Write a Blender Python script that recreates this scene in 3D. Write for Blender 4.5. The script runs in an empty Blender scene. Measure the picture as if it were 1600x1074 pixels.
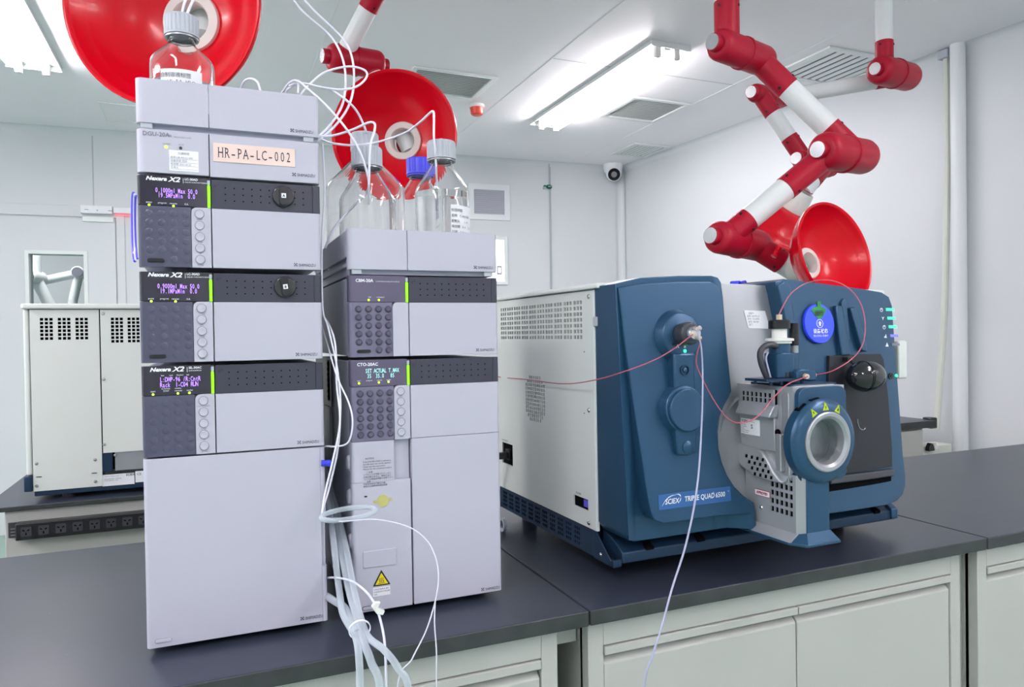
import bpy, bmesh, math, random
from mathutils import Vector, Matrix
random.seed(7)
sc = bpy.context.scene
COL = sc.collection
R_ = math.radians

# ------------------------------------------------------------------ camera
CAM = Vector((0.0877, -1.1877, 0.4634)); YAW, PITCH, ROLL, FPX = 0.3982, -0.0122, -0.0155, 1137.593
_f = Vector((math.sin(YAW)*math.cos(PITCH), math.cos(YAW)*math.cos(PITCH), math.sin(PITCH)))
_r0 = Vector((math.cos(YAW), -math.sin(YAW), 0)); _u0 = _r0.cross(_f)
_r = _r0*math.cos(ROLL)+_u0*math.sin(ROLL); _u = _u0*math.cos(ROLL)-_r0*math.sin(ROLL)
cd = bpy.data.cameras.new('camera'); cam = bpy.data.objects.new('camera', cd); COL.objects.link(cam)
cam.matrix_world = Matrix(((_r.x, _u.x, -_f.x, CAM.x), (_r.y, _u.y, -_f.y, CAM.y), (_r.z, _u.z, -_f.z, CAM.z), (0, 0, 0, 1)))
cd.sensor_fit = 'HORIZONTAL'; cd.sensor_width = 36.0; cd.lens = FPX/1600*36.0; cd.clip_start = 0.02; cd.clip_end = 60
sc.camera = cam

# ------------------------------------------------------------------ world, exposure
w = bpy.data.worlds.new('world'); sc.world = w; w.use_nodes = True
w.node_tree.nodes['Background'].inputs[0].default_value = (0.9, 0.95, 1.0, 1); w.node_tree.nodes['Background'].inputs[1].default_value = 0.25
vs = sc.view_settings
vs.view_transform = 'Standard'; vs.look = 'None'; vs.gamma = 1; vs.use_curve_mapping = False
vs.exposure = 0.06
LAMP_W = 11.0
CEIL = 1.95; FLOOR = -0.85

# ------------------------------------------------------------------ helpers: photo measurement -> metric point on a known plane
def ray(px, py): return (px-800)*_r-(py-537)*_u+FPX*_f
def on(px, py, n, p0):
    d = ray(px, py); n = Vector(n); return CAM+d*((Vector(p0)-CAM).dot(n)/d.dot(n))
def oy(px, py, y): return on(px, py, (0, 1, 0), (0, y, 0))
def ox(px, py, x): return on(px, py, (1, 0, 0), (x, 0, 0))
def oz(px, py, z): return on(px, py, (0, 0, 1), (0, 0, z))
def od(px, py, d): return CAM+ray(px, py)*(d/FPX)
MO = Vector((.775, .055, 0)); MA = R_(1.0)
MEX = Vector((math.cos(MA), math.sin(MA), 0)); MEY = Vector((-math.sin(MA), math.cos(MA), 0))
def ml(P): d = Vector(P)-MO; return Vector((d.dot(MEX), d.dot(MEY), d.z))
def mw(x, y, z): return MO+MEX*x+MEY*y+Vector((0, 0, z))
def my(px, py, y): return ml(on(px, py, MEY, mw(0, y, 0)))
def mx(px, py, x): return ml(on(px, py, MEX, mw(x, 0, 0)))

# ------------------------------------------------------------------ materials
def lin(c): return tuple(((v/255)/12.92 if v/255 <= .04045 else ((v/255+.055)/1.055)**2.4) for v in c)
MATS = {}
def mat(name, rgb, rough=.45, metal=0.0, bump=0.0, bscale=300, var=0.0, vscale=3, emit=0, coat=0, trans=0, ior=1.45, alpha=1, spec=.5, aniso=0):
    m = bpy.data.materials.new(name); m.use_nodes = True; nt = m.node_tree; b = nt.nodes['Principled BSDF']
    c = lin(rgb)
    b.inputs['Base Color'].default_value = (*c, 1); b.inputs['Roughness'].default_value = rough; b.inputs['Metallic'].default_value = metal
    b.inputs['IOR'].default_value = ior; b.inputs['Transmission Weight'].default_value = trans; b.inputs['Coat Weight'].default_value = coat
    b.inputs['Coat Roughness'].default_value = .08; b.inputs['Alpha'].default_value = alpha; b.inputs['Specular IOR Level'].default_value = spec
    if aniso: b.inputs['Anisotropic'].default_value = aniso
    if emit: b.inputs['Emission Color'].default_value = (*c, 1); b.inputs['Emission Strength'].default_value = emit
    if bump or var:
        tc = nt.nodes.new('ShaderNodeTexCoord')
    if var:
        n = nt.nodes.new('ShaderNodeTexNoise'); n.inputs['Scale'].default_value = vscale; n.inputs['Detail'].default_value = 4
        nt.links.new(tc.outputs['Object'], n.inputs['Vector'])
        r = nt.nodes.new('ShaderNodeValToRGB'); r.color_ramp.elements[0].position = .3; r.color_ramp.elements[1].position = .7
        r.color_ramp.elements[0].color = (*[max(0, v*(1-var)) for v in c], 1); r.color_ramp.elements[1].color = (*[min(1, v*(1+var)) for v in c], 1)
        nt.links.new(n.outputs['Fac'], r.inputs['Fac']); nt.links.new(r.outputs['Color'], b.inputs['Base Color'])
    if bump:
        n2 = nt.nodes.new('ShaderNodeTexNoise'); n2.inputs['Scale'].default_value = bscale; n2.inputs['Detail'].default_value = 2
        nt.links.new(tc.outputs['Object'], n2.inputs['Vector'])
        bp = nt.nodes.new('ShaderNodeBump'); bp.inputs['Strength'].default_value = bump; bp.inputs['Distance'].default_value = .001
        nt.links.new(n2.outputs['Fac'], bp.inputs['Height']); nt.links.new(bp.outputs['Normal'], b.inputs['Normal'])
    MATS[name] = m; return m
M = MATS
mat('wall_paint', (216, 220, 224), .55, var=.012, vscale=.8, bump=.02, bscale=60)
mat('ceiling_paint', (248, 245, 250), .5, var=.01, vscale=.8)
mat('seam_grey', (176, 188, 188), .6)
mat('seam_light', (232, 238, 238), .5)
mat('floor_green', (140, 172, 158), .3, var=.06, vscale=4)
mat('bench_epoxy', (44, 50, 64), .33, var=.10, vscale=6, bump=.05, bscale=220)
mat('bench_edge', (50, 54, 55), .5, var=.22, vscale=22)
mat('cabinet_cream', (179, 180, 176), .38, bump=.04, bscale=400)
mat('lc_plastic', (184, 184, 199), .42, bump=.08, bscale=900)
mat('lc_shell', (168, 171, 188), .4, bump=.05, bscale=600)
mat('lc_band', (55, 56, 70), .38, bump=.06, bscale=900)
mat('lc_keypad', (70, 71, 92), .3, coat=.3)
mat('lc_keypad_light', (110, 106, 130), .28, coat=.3)
mat('key_grey', (78, 76, 96), .3, coat=.3)
mat('lc_display', (36, 32, 48), .12, coat=.4)
mat('lc_display_grey', (86, 80, 104), .16, coat=.4)
mat('dark_gap', (14, 14, 18), .9, spec=.05)
mat('black_plastic', (28, 28, 33), .32)
mat('black_gloss', (20, 20, 24), .12, coat=.5)
mat('black_satin', (58, 58, 66), .42)
mat('green_glow', (120, 236, 16), .4, emit=1.3)
mat('led_green', (190, 255, 60), .4, emit=2.5)
mat('led_teal', (40, 255, 150), .4, emit=3.5)
mat('bar_teal', (60, 235, 160), .4, emit=1.1)
mat('bar_violet', (110, 110, 235), .4, emit=.7)
mat('led_red', (255, 110, 120), .4, emit=1.0)
mat('lcd_violet', (176, 130, 250), .4, emit=1.1)
mat('lcd_cyan', (150, 215, 215), .4, emit=.8)
mat('ink_dark', (46, 46, 60), .6)
mat('ink_white', (235, 238, 245), .5)
mat('ink_grey', (120, 122, 135), .6)
mat('ink_red', (170, 40, 60), .6)
mat('paper_white', (238, 240, 246), .6, var=.02, vscale=40)
mat('plate_pink', (232, 208, 200), .5)
mat('warn_yellow', (232, 208, 30), .45)
mat('warn_green', (176, 200, 20), .45)
mat('brass_disc', (196, 190, 120), .4, metal=.2)
mat('sciex_panel', (220, 225, 221), .4, bump=.05, bscale=500)
mat('sciex_blue', (40, 76, 106), .3, metal=.35, bump=.02, bscale=900)
mat('sciex_blue_dark', (32, 56, 82), .36, metal=.3)
mat('sciex_badge', (46, 92, 150), .35, metal=.1)
mat('sciex_silver', (164, 167, 172), .36, metal=.5)
mat('sciex_source', (172, 176, 182), .34, metal=.4, var=.05, vscale=10)
mat('sciex_charcoal', (36, 38, 44), .45, spec=.3)
mat('steel', (200, 202, 205), .22, metal=1.0, aniso=.4)
mat('steel_dull', (150, 152, 156), .38, metal=.9)
mat('peek_tan', (214, 196, 172), .45)
mat('arm_white', (226, 230, 232), .35)
mat('arm_red', (166, 6, 40), .42, bump=.03, bscale=500, spec=.35)
mat('hood_red', (208, 0, 28), .26, coat=.1, spec=.3)
mat('hood_rim', (190, 2, 36), .2, coat=.5)
mat('ring_white', (226, 226, 222), .4)
mat('cap_grey', (176, 182, 192), .45)
mat('cap_blue', (62, 66, 214), .4)
mat('tag_blue', (52, 80, 250), .35)
mat('tag_green', (24, 130, 64), .4)
mat('coil_blue', (96, 84, 232), .3, coat=.3)
mat('tube_white', (236, 236, 250), .3, coat=.2)
mat('tube_red', (176, 84, 100), .35)
mat('tube_grey', (160, 164, 190), .3)
mat('pipe_white', (228, 232, 236), .4)
mat('trunk_cream', (214, 218, 208), .5)
mat('alarm_red', (226, 60, 36), .3, coat=.3)
mat('sensor_green', (20, 96, 70), .4)
mat('lamp_tube', (255, 246, 249), .4, emit=52.0)
mat('lamp_housing', (226, 230, 230), .3, metal=.2)
mat('window_glow', (250, 252, 250), .5, emit=1.6)
mat('glass', (255, 255, 255), 0.0, trans=1.0, ior=1.45)
mat('pane', (230, 240, 238), 0.02, trans=1.0, ior=1.1)
mat('liquid', (250, 253, 252), 0.0, trans=1.0, ior=1.33)
mat('viewport_glass', (235, 240, 240), 0.0, trans=1.0, ior=1.2)
# fine pale nicks scattered over the epoxy worktops
_nt = M['bench_epoxy'].node_tree; _b = _nt.nodes['Principled BSDF']; _src = _b.inputs['Base Color'].links[0].from_socket
_tc = _nt.nodes.new('ShaderNodeTexCoord'); _n = _nt.nodes.new('ShaderNodeTexNoise'); _n.inputs['Scale'].default_value = 75; _n.inputs['Detail'].default_value = 3
_cr = _nt.nodes.new('ShaderNodeValToRGB'); _cr.color_ramp.elements[0].position = .765; _cr.color_ramp.elements[1].position = .785
_mx = _nt.nodes.new('ShaderNodeMix'); _mx.data_type = 'RGBA'; _mx.inputs[7].default_value = (.35, .37, .42, 1)
_nt.links.new(_tc.outputs['Object'], _n.inputs['Vector']); _nt.links.new(_n.outputs['Fac'], _cr.inputs['Fac']); _nt.links.new(_cr.outputs['Color'], _mx.inputs[0])
_nt.links.new(_src, _mx.inputs[6]); _nt.links.new(_mx.outputs[2], _b.inputs['Base Color'])
# milky, half-clear plastic hose
def hose(name, rgb, a):
    m = mat(name, rgb, .25, coat=.3); nt = m.node_tree; b = nt.nodes['Principled BSDF']; out = nt.nodes['Material Output']
    t = nt.nodes.new('ShaderNodeBsdfTransparent'); mx_ = nt.nodes.new('ShaderNodeMixShader'); mx_.inputs[0].default_value = a
    fr = nt.nodes.new('ShaderNodeLayerWeight'); fr.inputs[0].default_value = .35
    ad = nt.nodes.new('ShaderNodeMath'); ad.operation = 'MULTIPLY_ADD'; ad.inputs[1].default_value = .6; ad.inputs[2].default_value = a; ad.use_clamp = True
    nt.links.new(fr.outputs['Facing'], ad.inputs[0]); nt.links.new(ad.outputs[0], mx_.inputs[0])
    nt.links.new(t.outputs[0], mx_.inputs[1]); nt.links.new(b.outputs[0], mx_.inputs[2]); nt.links.new(mx_.outputs[0], out.inputs[0])
hose('hose_clear', (208, 219, 230), .34)
hose('tube_clear', (232, 234, 250), .62)

# ------------------------------------------------------------------ mesh helpers
def link(o, parent=None):
    COL.objects.link(o)
    if parent is not None: o.parent = parent
    return o
def obj(name, bm, m, parent=None, bev=0, seg=2, ang=35, smooth=True, bang=30, loc=None):
    bm.normal_update()
    me = bpy.data.meshes.new(name); bm.to_mesh(me); bm.free()
    ms = m if isinstance(m, (list, tuple)) else [m]
    for k in ms: me.materials.append(M[k])
    if smooth:
        for p in me.polygons: p.use_smooth = True
        me.set_sharp_from_angle(angle=R_(ang))
    o = bpy.data.objects.new(name, me); link(o, parent)
    if loc is not None: o.location = loc
    if bev:
        b = o.modifiers.new('bevel', 'BEVEL'); b.width = bev; b.segments = seg; b.limit_method = 'ANGLE'; b.angle_limit = R_(bang)
    return o
def tag(o, label=None, cat=None, group=None, kind=None):
    if label: o['label'] = label
    if cat: o['category'] = cat
    if group: o['group'] = group
    if kind: o['kind'] = kind
    return o
def thing(name, loc, label, cat, group=None, rz=0):
    o = bpy.data.objects.new(name, None); o.empty_display_size = .05; link(o)
    o.location = loc; o.rotation_euler = (0, 0, rz); return tag(o, label, cat, group)
def struct(name, bm, m, **k):
    o = obj(name, bm, m, **k); o['kind'] = 'structure'; return o
def NB(): return bmesh.new()
def box(bm, x0, x1, y0, y1, z0, z1, mi=0):
    v = [bm.verts.new(p) for p in ((x0, y0, z0), (x1, y0, z0), (x1, y1, z0), (x0, y1, z0), (x0, y0, z1), (x1, y0, z1), (x1, y1, z1), (x0, y1, z1))]
    for q in ((3, 2, 1, 0), (4, 5, 6, 7), (0, 1, 5, 4), (1, 2, 6, 5), (2, 3, 7, 6), (3, 0, 4, 7)):
        f = bm.faces.new([v[i] for i in q]); f.material_index = mi
    return v
def B(*a, mi=0):
    bm = NB(); box(bm, *a, mi=mi); return bm
def basis(d):
    d = Vector(d).normalized(); a = Vector((0, 0, 1)) if abs(d.z) < .9 else Vector((1, 0, 0))
    x = a.cross(d).normalized(); return x, d.cross(x), d
def ringv(bm, c, x, y, r, n, ph=0):
    return [bm.verts.new(c+x*(r*math.cos(2*math.pi*i/n+ph))+y*(r*math.sin(2*math.pi*i/n+ph))) for i in range(n)]
def lathe(bm, prof, c, d, n=32, closed=False, mi=0, caps=True):
    """prof: (radius, height along d) pairs"""
    c = Vector(c); x, y, d = basis(d); prev = None; first = None; rings = []
    for r, h in prof:
        if r < 1e-6: rings.append([bm.verts.new(c+d*h)])
        else: rings.append(ringv(bm, c+d*h, x, y, r, n))
    if closed: rings.append(rings[0])
    for a, b in zip(rings, rings[1:]):
        for i in range(n):
            j = (i+1) % n
            if len(a) == 1 and len(b) == 1: continue
            if len(a) == 1: f = bm.faces.new((a[0], b[j], b[i]))
            elif len(b) == 1: f = bm.faces.new((a[i], a[j], b[0]))
            else: f = bm.faces.new((a[i], a[j], b[j], b[i]))
            f.material_index = mi
    if caps and not closed:
        if len(rings[0]) > 1: bm.faces.new(rings[0][::-1]).material_index = mi
        if len(rings[-1]) > 1: bm.faces.new(rings[-1]).material_index = mi
def cyl(bm, a, b, r0, r1=None, n=24, mi=0):
    a = Vector(a); b = Vector(b); r1 = r0 if r1 is None else r1
    lathe(bm, [(r0, 0), (r1, (b-a).length)], a, b-a, n, mi=mi)
def catmull(pts, k=8):
    P = [Vector(p) for p in pts]; P = [P[0]*2-P[1]]+P+[P[-1]*2-P[-2]]; out = []
    for i in range(1, len(P)-2):
        p0, p1, p2, p3 = P[i-1:i+3]
        for j in range(k):
            t = j/k; out.append(.5*((2*p1)+(p2-p0)*t+(2*p0-5*p1+4*p2-p3)*t*t+(3*p1-p0-3*p2+p3)*t**3))
    out.append(P[-2]); return out
def tube(bm, pts, r, n=10, k=8, smooth=True, mi=0, r1=None):
    P = catmull(pts, k) if smooth and len(pts) > 2 else [Vector(p) for p in pts]
    x = None; prev = None
    for i, p in enumerate(P):
        d = (P[min(i+1, len(P)-1)]-P[max(i-1, 0)]).normalized()
        if x is None: x = basis(d)[0]
        x = (x-d*x.dot(d)).normalized(); y = d.cross(x)
        rr = r if r1 is None else r+(r1-r)*i/(len(P)-1)
        ring = ringv(bm, p, x, y, rr, n)
        if prev:
            for q in range(n):
                f = bm.faces.new((prev[q], prev[(q+1) % n], ring[(q+1) % n], ring[q])); f.material_index = mi
        else: bm.faces.new(ring[::-1]).material_index = mi
        prev = ring
    bm.faces.new(prev).material_index = mi
def prism(bm, poly, axis, a, b, mi=0):
    """poly: 2D points in the plane across axis; x:(y,z) y:(x,z) z:(x,y)"""
    def p3(p, t):
        return {'x': (t, p[0], p[1]), 'y': (p[0], t, p[1]), 'z': (p[0], p[1], t)}[axis]
    A = [bm.verts.new(p3(p, a)) for p in poly]; Bv = [bm.verts.new(p3(p, b)) for p in poly]; n = len(poly)
    f = [bm.faces.new(A), bm.faces.new(Bv[::-1])]
    for i in range(n): f.append(bm.faces.new((A[i], Bv[i], Bv[(i+1) % n], A[(i+1) % n])))
    for q in f: q.material_index = mi
    bmesh.ops.recalc_face_normals(bm, faces=f); return A, Bv
def rrect(x0, x1, z0, z1, r, rs=None, n=5):
    """rounded rectangle outline, ccw; rs=(bl,br,tr,tl)"""
    rs = rs or (r, r, r, r); out = []
    for (cx, cz, a0, q) in ((x0, z0, 180, rs[0]), (x1, z0, 270, rs[1]), (x1, z1, 0, rs[2]), (x0, z1, 90, rs[3])):
        if q < 1e-5: out.append((cx, cz)); continue
        sx = cx+q if cx == x0 else cx-q; sz = cz+q if cz == z0 else cz-q
        for i in range(n+1):
            t = R_(a0+90*i/n); out.append((sx+q*math.cos(t), sz+q*math.sin(t)))
    return out
def perf(bm, us, vs, holes, p3, t, mi=0):
    """sheet with rectangular holes; p3(u,v,depth)->xyz; t thickness"""
    U = sorted(set([round(u, 5) for u in us]+[round(c, 5) for h in holes for c in h[:2]]))
    V = sorted(set([round(v, 5) for v in vs]+[round(c, 5) for h in holes for c in h[2:]]))
    ui = {u: i for i, u in enumerate(U)}; vi = {v: i for i, v in enumerate(V)}
    solid = [[True]*(len(V)-1) for _ in range(len(U)-1)]
    for h in holes:
        for i in range(ui[round(h[0], 5)], ui[round(h[1], 5)]):
            for j in range(vi[round(h[2], 5)], vi[round(h[3], 5)]): solid[i][j] = False
    vc = {}
    def g(i, j, d):
        if (i, j, d) not in vc: vc[(i, j, d)] = bm.verts.new(p3(U[i], V[j], t*d))
        return vc[(i, j, d)]
    fs = []
    for i in range(len(U)-1):
        for j in range(len(V)-1):
            if not solid[i][j]: continue
            fs.append(bm.faces.new((g(i, j, 0), g(i+1, j, 0), g(i+1, j+1, 0), g(i, j+1, 0))))
            fs.append(bm.faces.new((g(i, j+1, 1), g(i+1, j+1, 1), g(i+1, j, 1), g(i, j, 1))))
            for (di, dj, a, b) in ((-1, 0, (i, j), (i, j+1)), (1, 0, (i+1, j+1), (i+1, j)), (0, -1, (i+1, j), (i, j)), (0, 1, (i, j+1), (i+1, j+1))):
                ii, jj = i+di, j+dj
                if ii < 0 or jj < 0 or ii >= len(U)-1 or jj >= len(V)-1 or not solid[ii][jj]:
                    fs.append(bm.faces.new((g(*b, 0), g(*a, 0), g(*a, 1), g(*b, 1))))
    for f in fs: f.material_index = mi
    bmesh.ops.recalc_face_normals(bm, faces=fs)
def disc(bm, c, d, r, t, n=24, mi=0): cyl(bm, Vector(c), Vector(c)+Vector(d).normalized()*t, r, n=n, mi=mi)

_dg = None
def text_into(bm, s, org, ux, uz, size, align='LEFT', sx=1.0, lift=.0002, shear=0, bold=0, mi=0):
    """writes a string as thin raised lettering at org, running along ux with up uz"""
    cu = bpy.data.curves.new('t', 'FONT'); cu.body = s; cu.size = size; cu.align_x = align; cu.shear = shear; cu.offset = bold
    cu.resolution_u = 2; cu.extrude = 0
    o = bpy.data.objects.new('t', cu); COL.objects.link(o)
    dg = bpy.context.evaluated_depsgraph_get(); me = bpy.data.meshes.new_from_object(o.evaluated_get(dg))
    ux = Vector(ux).normalized(); uz = Vector(uz).normalized(); nn = ux.cross(uz)
    n0 = len(bm.verts); vm = [bm.verts.new(Vector(org)+ux*(v.co.x*sx)+uz*v.co.y+nn*lift) for v in me.vertices]
    for p in me.polygons:
        try: bm.faces.new([vm[i] for i in p.vertices]).material_index = mi
        except ValueError: pass
    bpy.data.objects.remove(o); bpy.data.meshes.remove(me); bpy.data.curves.remove(cu)
X_, Y_, Z_ = Vector((1, 0, 0)), Vector((0, 1, 0)), Vector((0, 0, 1))
def writing(name, items, m, parent, ux=X_, uz=Z_):
    bm = NB()
    for it in items:
        s, org, size = it[:3]; k = it[3] if len(it) > 3 else {}
        mono = k.pop('mono', 0) if k else 0
        if mono:
            for i, ch in enumerate(s):
                if ch != ' ': text_into(bm, ch, Vector(org)+Vector(ux)*(i*mono), ux, uz, size, align='CENTER', **{**k, 'sx': k.get('sx', 1)*(.72 if ch in 'MWm' else .86 if ch in 'NDC' else 1)})
        else: text_into(bm, s, org, ux, uz, size, **k)
    o = obj(name, bm, m, parent, smooth=False); return o

# ================================================================== ROOM
WB0, WB1 = Vector((-3.6, 4.86, 0)), Vector((3.56, 4.47, 0))     # back wall line
bd = (WB1-WB0).normalized(); bn = Vector((bd.y, -bd.x, 0))         # towards the room
WR1 = Vector((4.26, -4.5, 0)); rd = (WR1-WB1).normalized(); rn = Vector((rd.y, -rd.x, 0))
if rn.x > 0: rn = -rn
if bn.y > 0: bn = -bn
def onback(px, py, off=0): return on(px, py, bn, WB0+bn*off)
def onright(px, py, off=0): return on(px, py, rn, WB1+rn*off)
def bl(P): return ((Vector(P)-WB0).dot(bd), P[2])
def bp(u, v, d=0): return WB0+bd*u+Vector((0, 0, v))+bn*d
struct('floor', B(-4.2, 5.2, -4.9, 8.0, FLOOR-.1, FLOOR), 'floor_green')
struct('ceiling', B(-4.2, 5.2, -4.9, 8.0, CEIL, CEIL+.08), 'ceiling_paint')
# back wall with the opening of the door's vision panel
a = bl(onback(46, 397)); b_ = bl(onback(133, 470)); W1 = (a[0], b_[0], b_[1]-.32, a[1])
bm = NB(); L = (WB1-WB0).length
perf(bm, [-.3, L+.1], [FLOOR, CEIL], [W1], lambda u, v, d: bp(u, v, -d), .08); struct('wall_back', bm, 'wall_paint', smooth=False)
bm = NB(); q = [WB1-rd*.02, WR1]; o2 = -rn*.08
vs_ = [bm.verts.new(p+Vector((0, 0, z))) for z in (FLOOR, CEIL) for p in (q[0], q[1], q[1]+o2, q[0]+o2)]
for f in ((0, 1, 5, 4), (1, 2, 6, 5), (2, 3, 7, 6), (3, 0, 4, 7), (0, 3, 2, 1), (4, 5, 6, 7)): bm.faces.new([vs_[i] for i in f])
bmesh.ops.recalc_face_normals(bm, faces=bm.faces[:]); struct('wall_right', bm, 'wall_paint', smooth=False)
struct('wall_left', B(-3.68, -3.6, -4.6, 4.9, FLOOR, CEIL), 'wall_paint')
struct('wall_front', B(-3.7, 4.6, -4.6, -4.5, FLOOR, CEIL), 'wall_paint')
# coved corners
def cove(name, p0, p1, na, nb, r=.05, m='wall_paint'):
    """quarter-round strip between two perpendicular surfaces whose inward normals are na, nb"""
    bm = NB(); A = []; C = []
    for t in range(7):
        an = t/6*math.pi/2; off = na*(r*(1-math.sin(an)))+nb*(r*(1-math.cos(an)))
        A.append(bm.verts.new(p0+off)); C.append(bm.verts.new(p1+off))
    a0 = bm.verts.new(p0-na*.004-nb*.004); c0 = bm.verts.new(p1-na*.004-nb*.004)
    for i in range(6): bm.faces.new((A[i], A[i+1], C[i+1], C[i]))
    bm.faces.new((A[6], a0, c0, C[6])); bm.faces.new((a0, A[0], C[0], c0)); bm.faces.new(A+[a0]); bm.faces.new((C+[c0])[::-1])
    bmesh.ops.recalc_face_normals(bm, faces=bm.faces[:]); return struct(name, bm, m, ang=60)
Zc = Vector((0, 0, CEIL)); cove('trim_1', WB0+Zc, WB1+Zc, bn, -Z_); cove('trim_2', WB1+Zc, WR1+Zc, rn, -Z_)
cove('trim_3', WB1+Vector((0, 0, FLOOR)), WB1+Zc, rn, bn, r=.055)
# ceiling panel seams
for i, (x, y0, y1) in enumerate(((.66, -1.5, 4.6), (1.84, -1.5, 4.55), (3.05, -1.5, 4.5))):
    struct('trim_%d' % (4+i), B(x-.002, x+.002, y0, y1, CEIL-.0012, CEIL+.001), 'seam_light')
p = oz(800, 85, CEIL); struct('trim_7', B(1.84, 3.05, 2.35, 2.354, CEIL-.001, CEIL+.001), 'seam_grey')
# wall panel seams
for i, (px, y0, y1) in enumerate(((146, 210, 320), (860, 262, 700))):
    u = bl(onback(px, 300))[0]
    bm = NB(); perf(bm, [u-.004, u+.004], [FLOOR, CEIL], [], lambda u, v, d: bp(u, v, d), .0015); struct('trim_%d' % (8+i), bm, 'seam_grey', smooth=False)
# neighbouring room behind the vision panel
struct('wall_beyond', B(-4.1, 4.6, 7.9, 8.0, FLOOR, CEIL), 'wall_paint')
struct('wall_beyond_left', B(-4.2, -4.1, 4.4, 8.0, FLOOR, CEIL), 'wall_paint')
struct('wall_beyond_right', B(4.6, 4.7, 4.4, 8.0, FLOOR, CEIL), 'wall_paint')

# door leaf with vision panel (left), frame lines
dt = bl(onback(100, 341))[1]; dr = bl(onback(181, 380))[0]; dr2 = bl(onback(196, 400))[0]
bm = NB(); perf(bm, [dr-1.35, dr], [FLOOR, dt], [W1], lambda u, v, d: bp(u, v, .004+d), .012); d1 = struct('door_1', bm, 'wall_paint', bev=.002)
bm = NB(); w_ = .025
perf(bm, [W1[0]-w_, W1[1]+w_], [W1[2]-w_, W1[3]+w_], [W1], lambda u, v, d: bp(u, v, .016+d), .01); fo = obj('door_window_frame', bm, 'seam_light', d1, bev=.002)
bm = NB(); perf(bm, [W1[0]-.005, W1[1]+.005], [W1[2]-.005, W1[3]+.005], [], lambda u, v, d: bp(u, v, -.03+d), .006); obj('pane', bm, 'pane', fo)
bm = NB(); perf(bm, [dr+.006, dr2], [FLOOR, dt+.09], [], lambda u, v, d: bp(u, v, d), .012)
perf(bm, [dr-1.4, dr+.006], [dt+.012, dt+.09], [], lambda u, v, d: bp(u, v, d), .012); struct('trim_10', bm, 'wall_paint', bev=.003)

# bright window right of the tall stack
a = bl(onback(740, 374)); b_ = bl(onback(788, 440))
wn = NB(); perf(wn, [a[0]-.1, b_[0]+.03], [b_[1]-.03, a[1]+.03], [(a[0]-.06, b_[0], b_[1], a[1])], lambda u, v, d: bp(u, v, d), .015)
w1 = struct('window_1', wn, 'seam_light', bev=.003)
bm = NB(); perf(bm, [a[0]-.06, b_[0]], [b_[1], a[1]], [], lambda u, v, d: bp(u, v, .002+d), .003); obj('pane', bm, 'window_glow', w1)
wb = bl(onback(781, 424)); bm = NB(); perf(bm, [wb[0]-.03, wb[0]+.012], [wb[1]-.03, wb[1]+.045], [(wb[0]-.02, wb[0]+.005, wb[1]-.015, wb[1]+.03)], lambda u, v, d: bp(u, v, .006+d), .012); obj('window_latch', bm, 'cap_grey', w1)

# magnetic lock over the door
def wallbox(name, q0, q1, off, t, m, parent=None, bev=.003):
    a = bl(onback(*q0, off)); b = bl(onback(*q1, off)); bm = NB()
    perf(bm, [a[0], b[0]], [b[1], a[1]], [], lambda u, v, d: bp(u, v, off+d), t); return obj(name, bm, m, parent, bev=bev)
ml1 = thing('door_lock', bp(*bl(onback(150, 330)), 0), 'white magnetic door lock box with a small red light above the left door', 'door lock')
def child_of(o, p):
    o.parent = p; o.matrix_parent_inverse = Matrix.Translation(-Vector(p.location)); return o
child_of(wallbox('lock_body', (127, 322), (177, 336), .012, .045, 'paper_white'), ml1)
child_of(wallbox('control_box', (178, 325), (206, 335), .012, .035, 'paper_white'), ml1)
child_of(wallbox('armature_plate', (129, 338.5), (178, 348), .018, .012, 'seam_light'), ml1)
child_of(wallbox('status_light', (180, 336), (204, 338), .014, .02, 'led_red', bev=0), ml1)
bm = NB(); a = bl(onback(0, 0)); 
for (q) in ((132, 327, 138, 328.2), (151, 328, 153, 329.5), (169, 329, 175, 330.2)):
    u0, v0 = bl(onback(q[0], q[1], .057)); u1, v1 = bl(onback(q[2], q[3], .057)); perf(bm, [u0, u1], [v1, v0], [], lambda u, v, d: bp(u, v, .0565+d), .001)
child_of(obj('lock_print', bm, 'ink_grey'), ml1)

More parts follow.
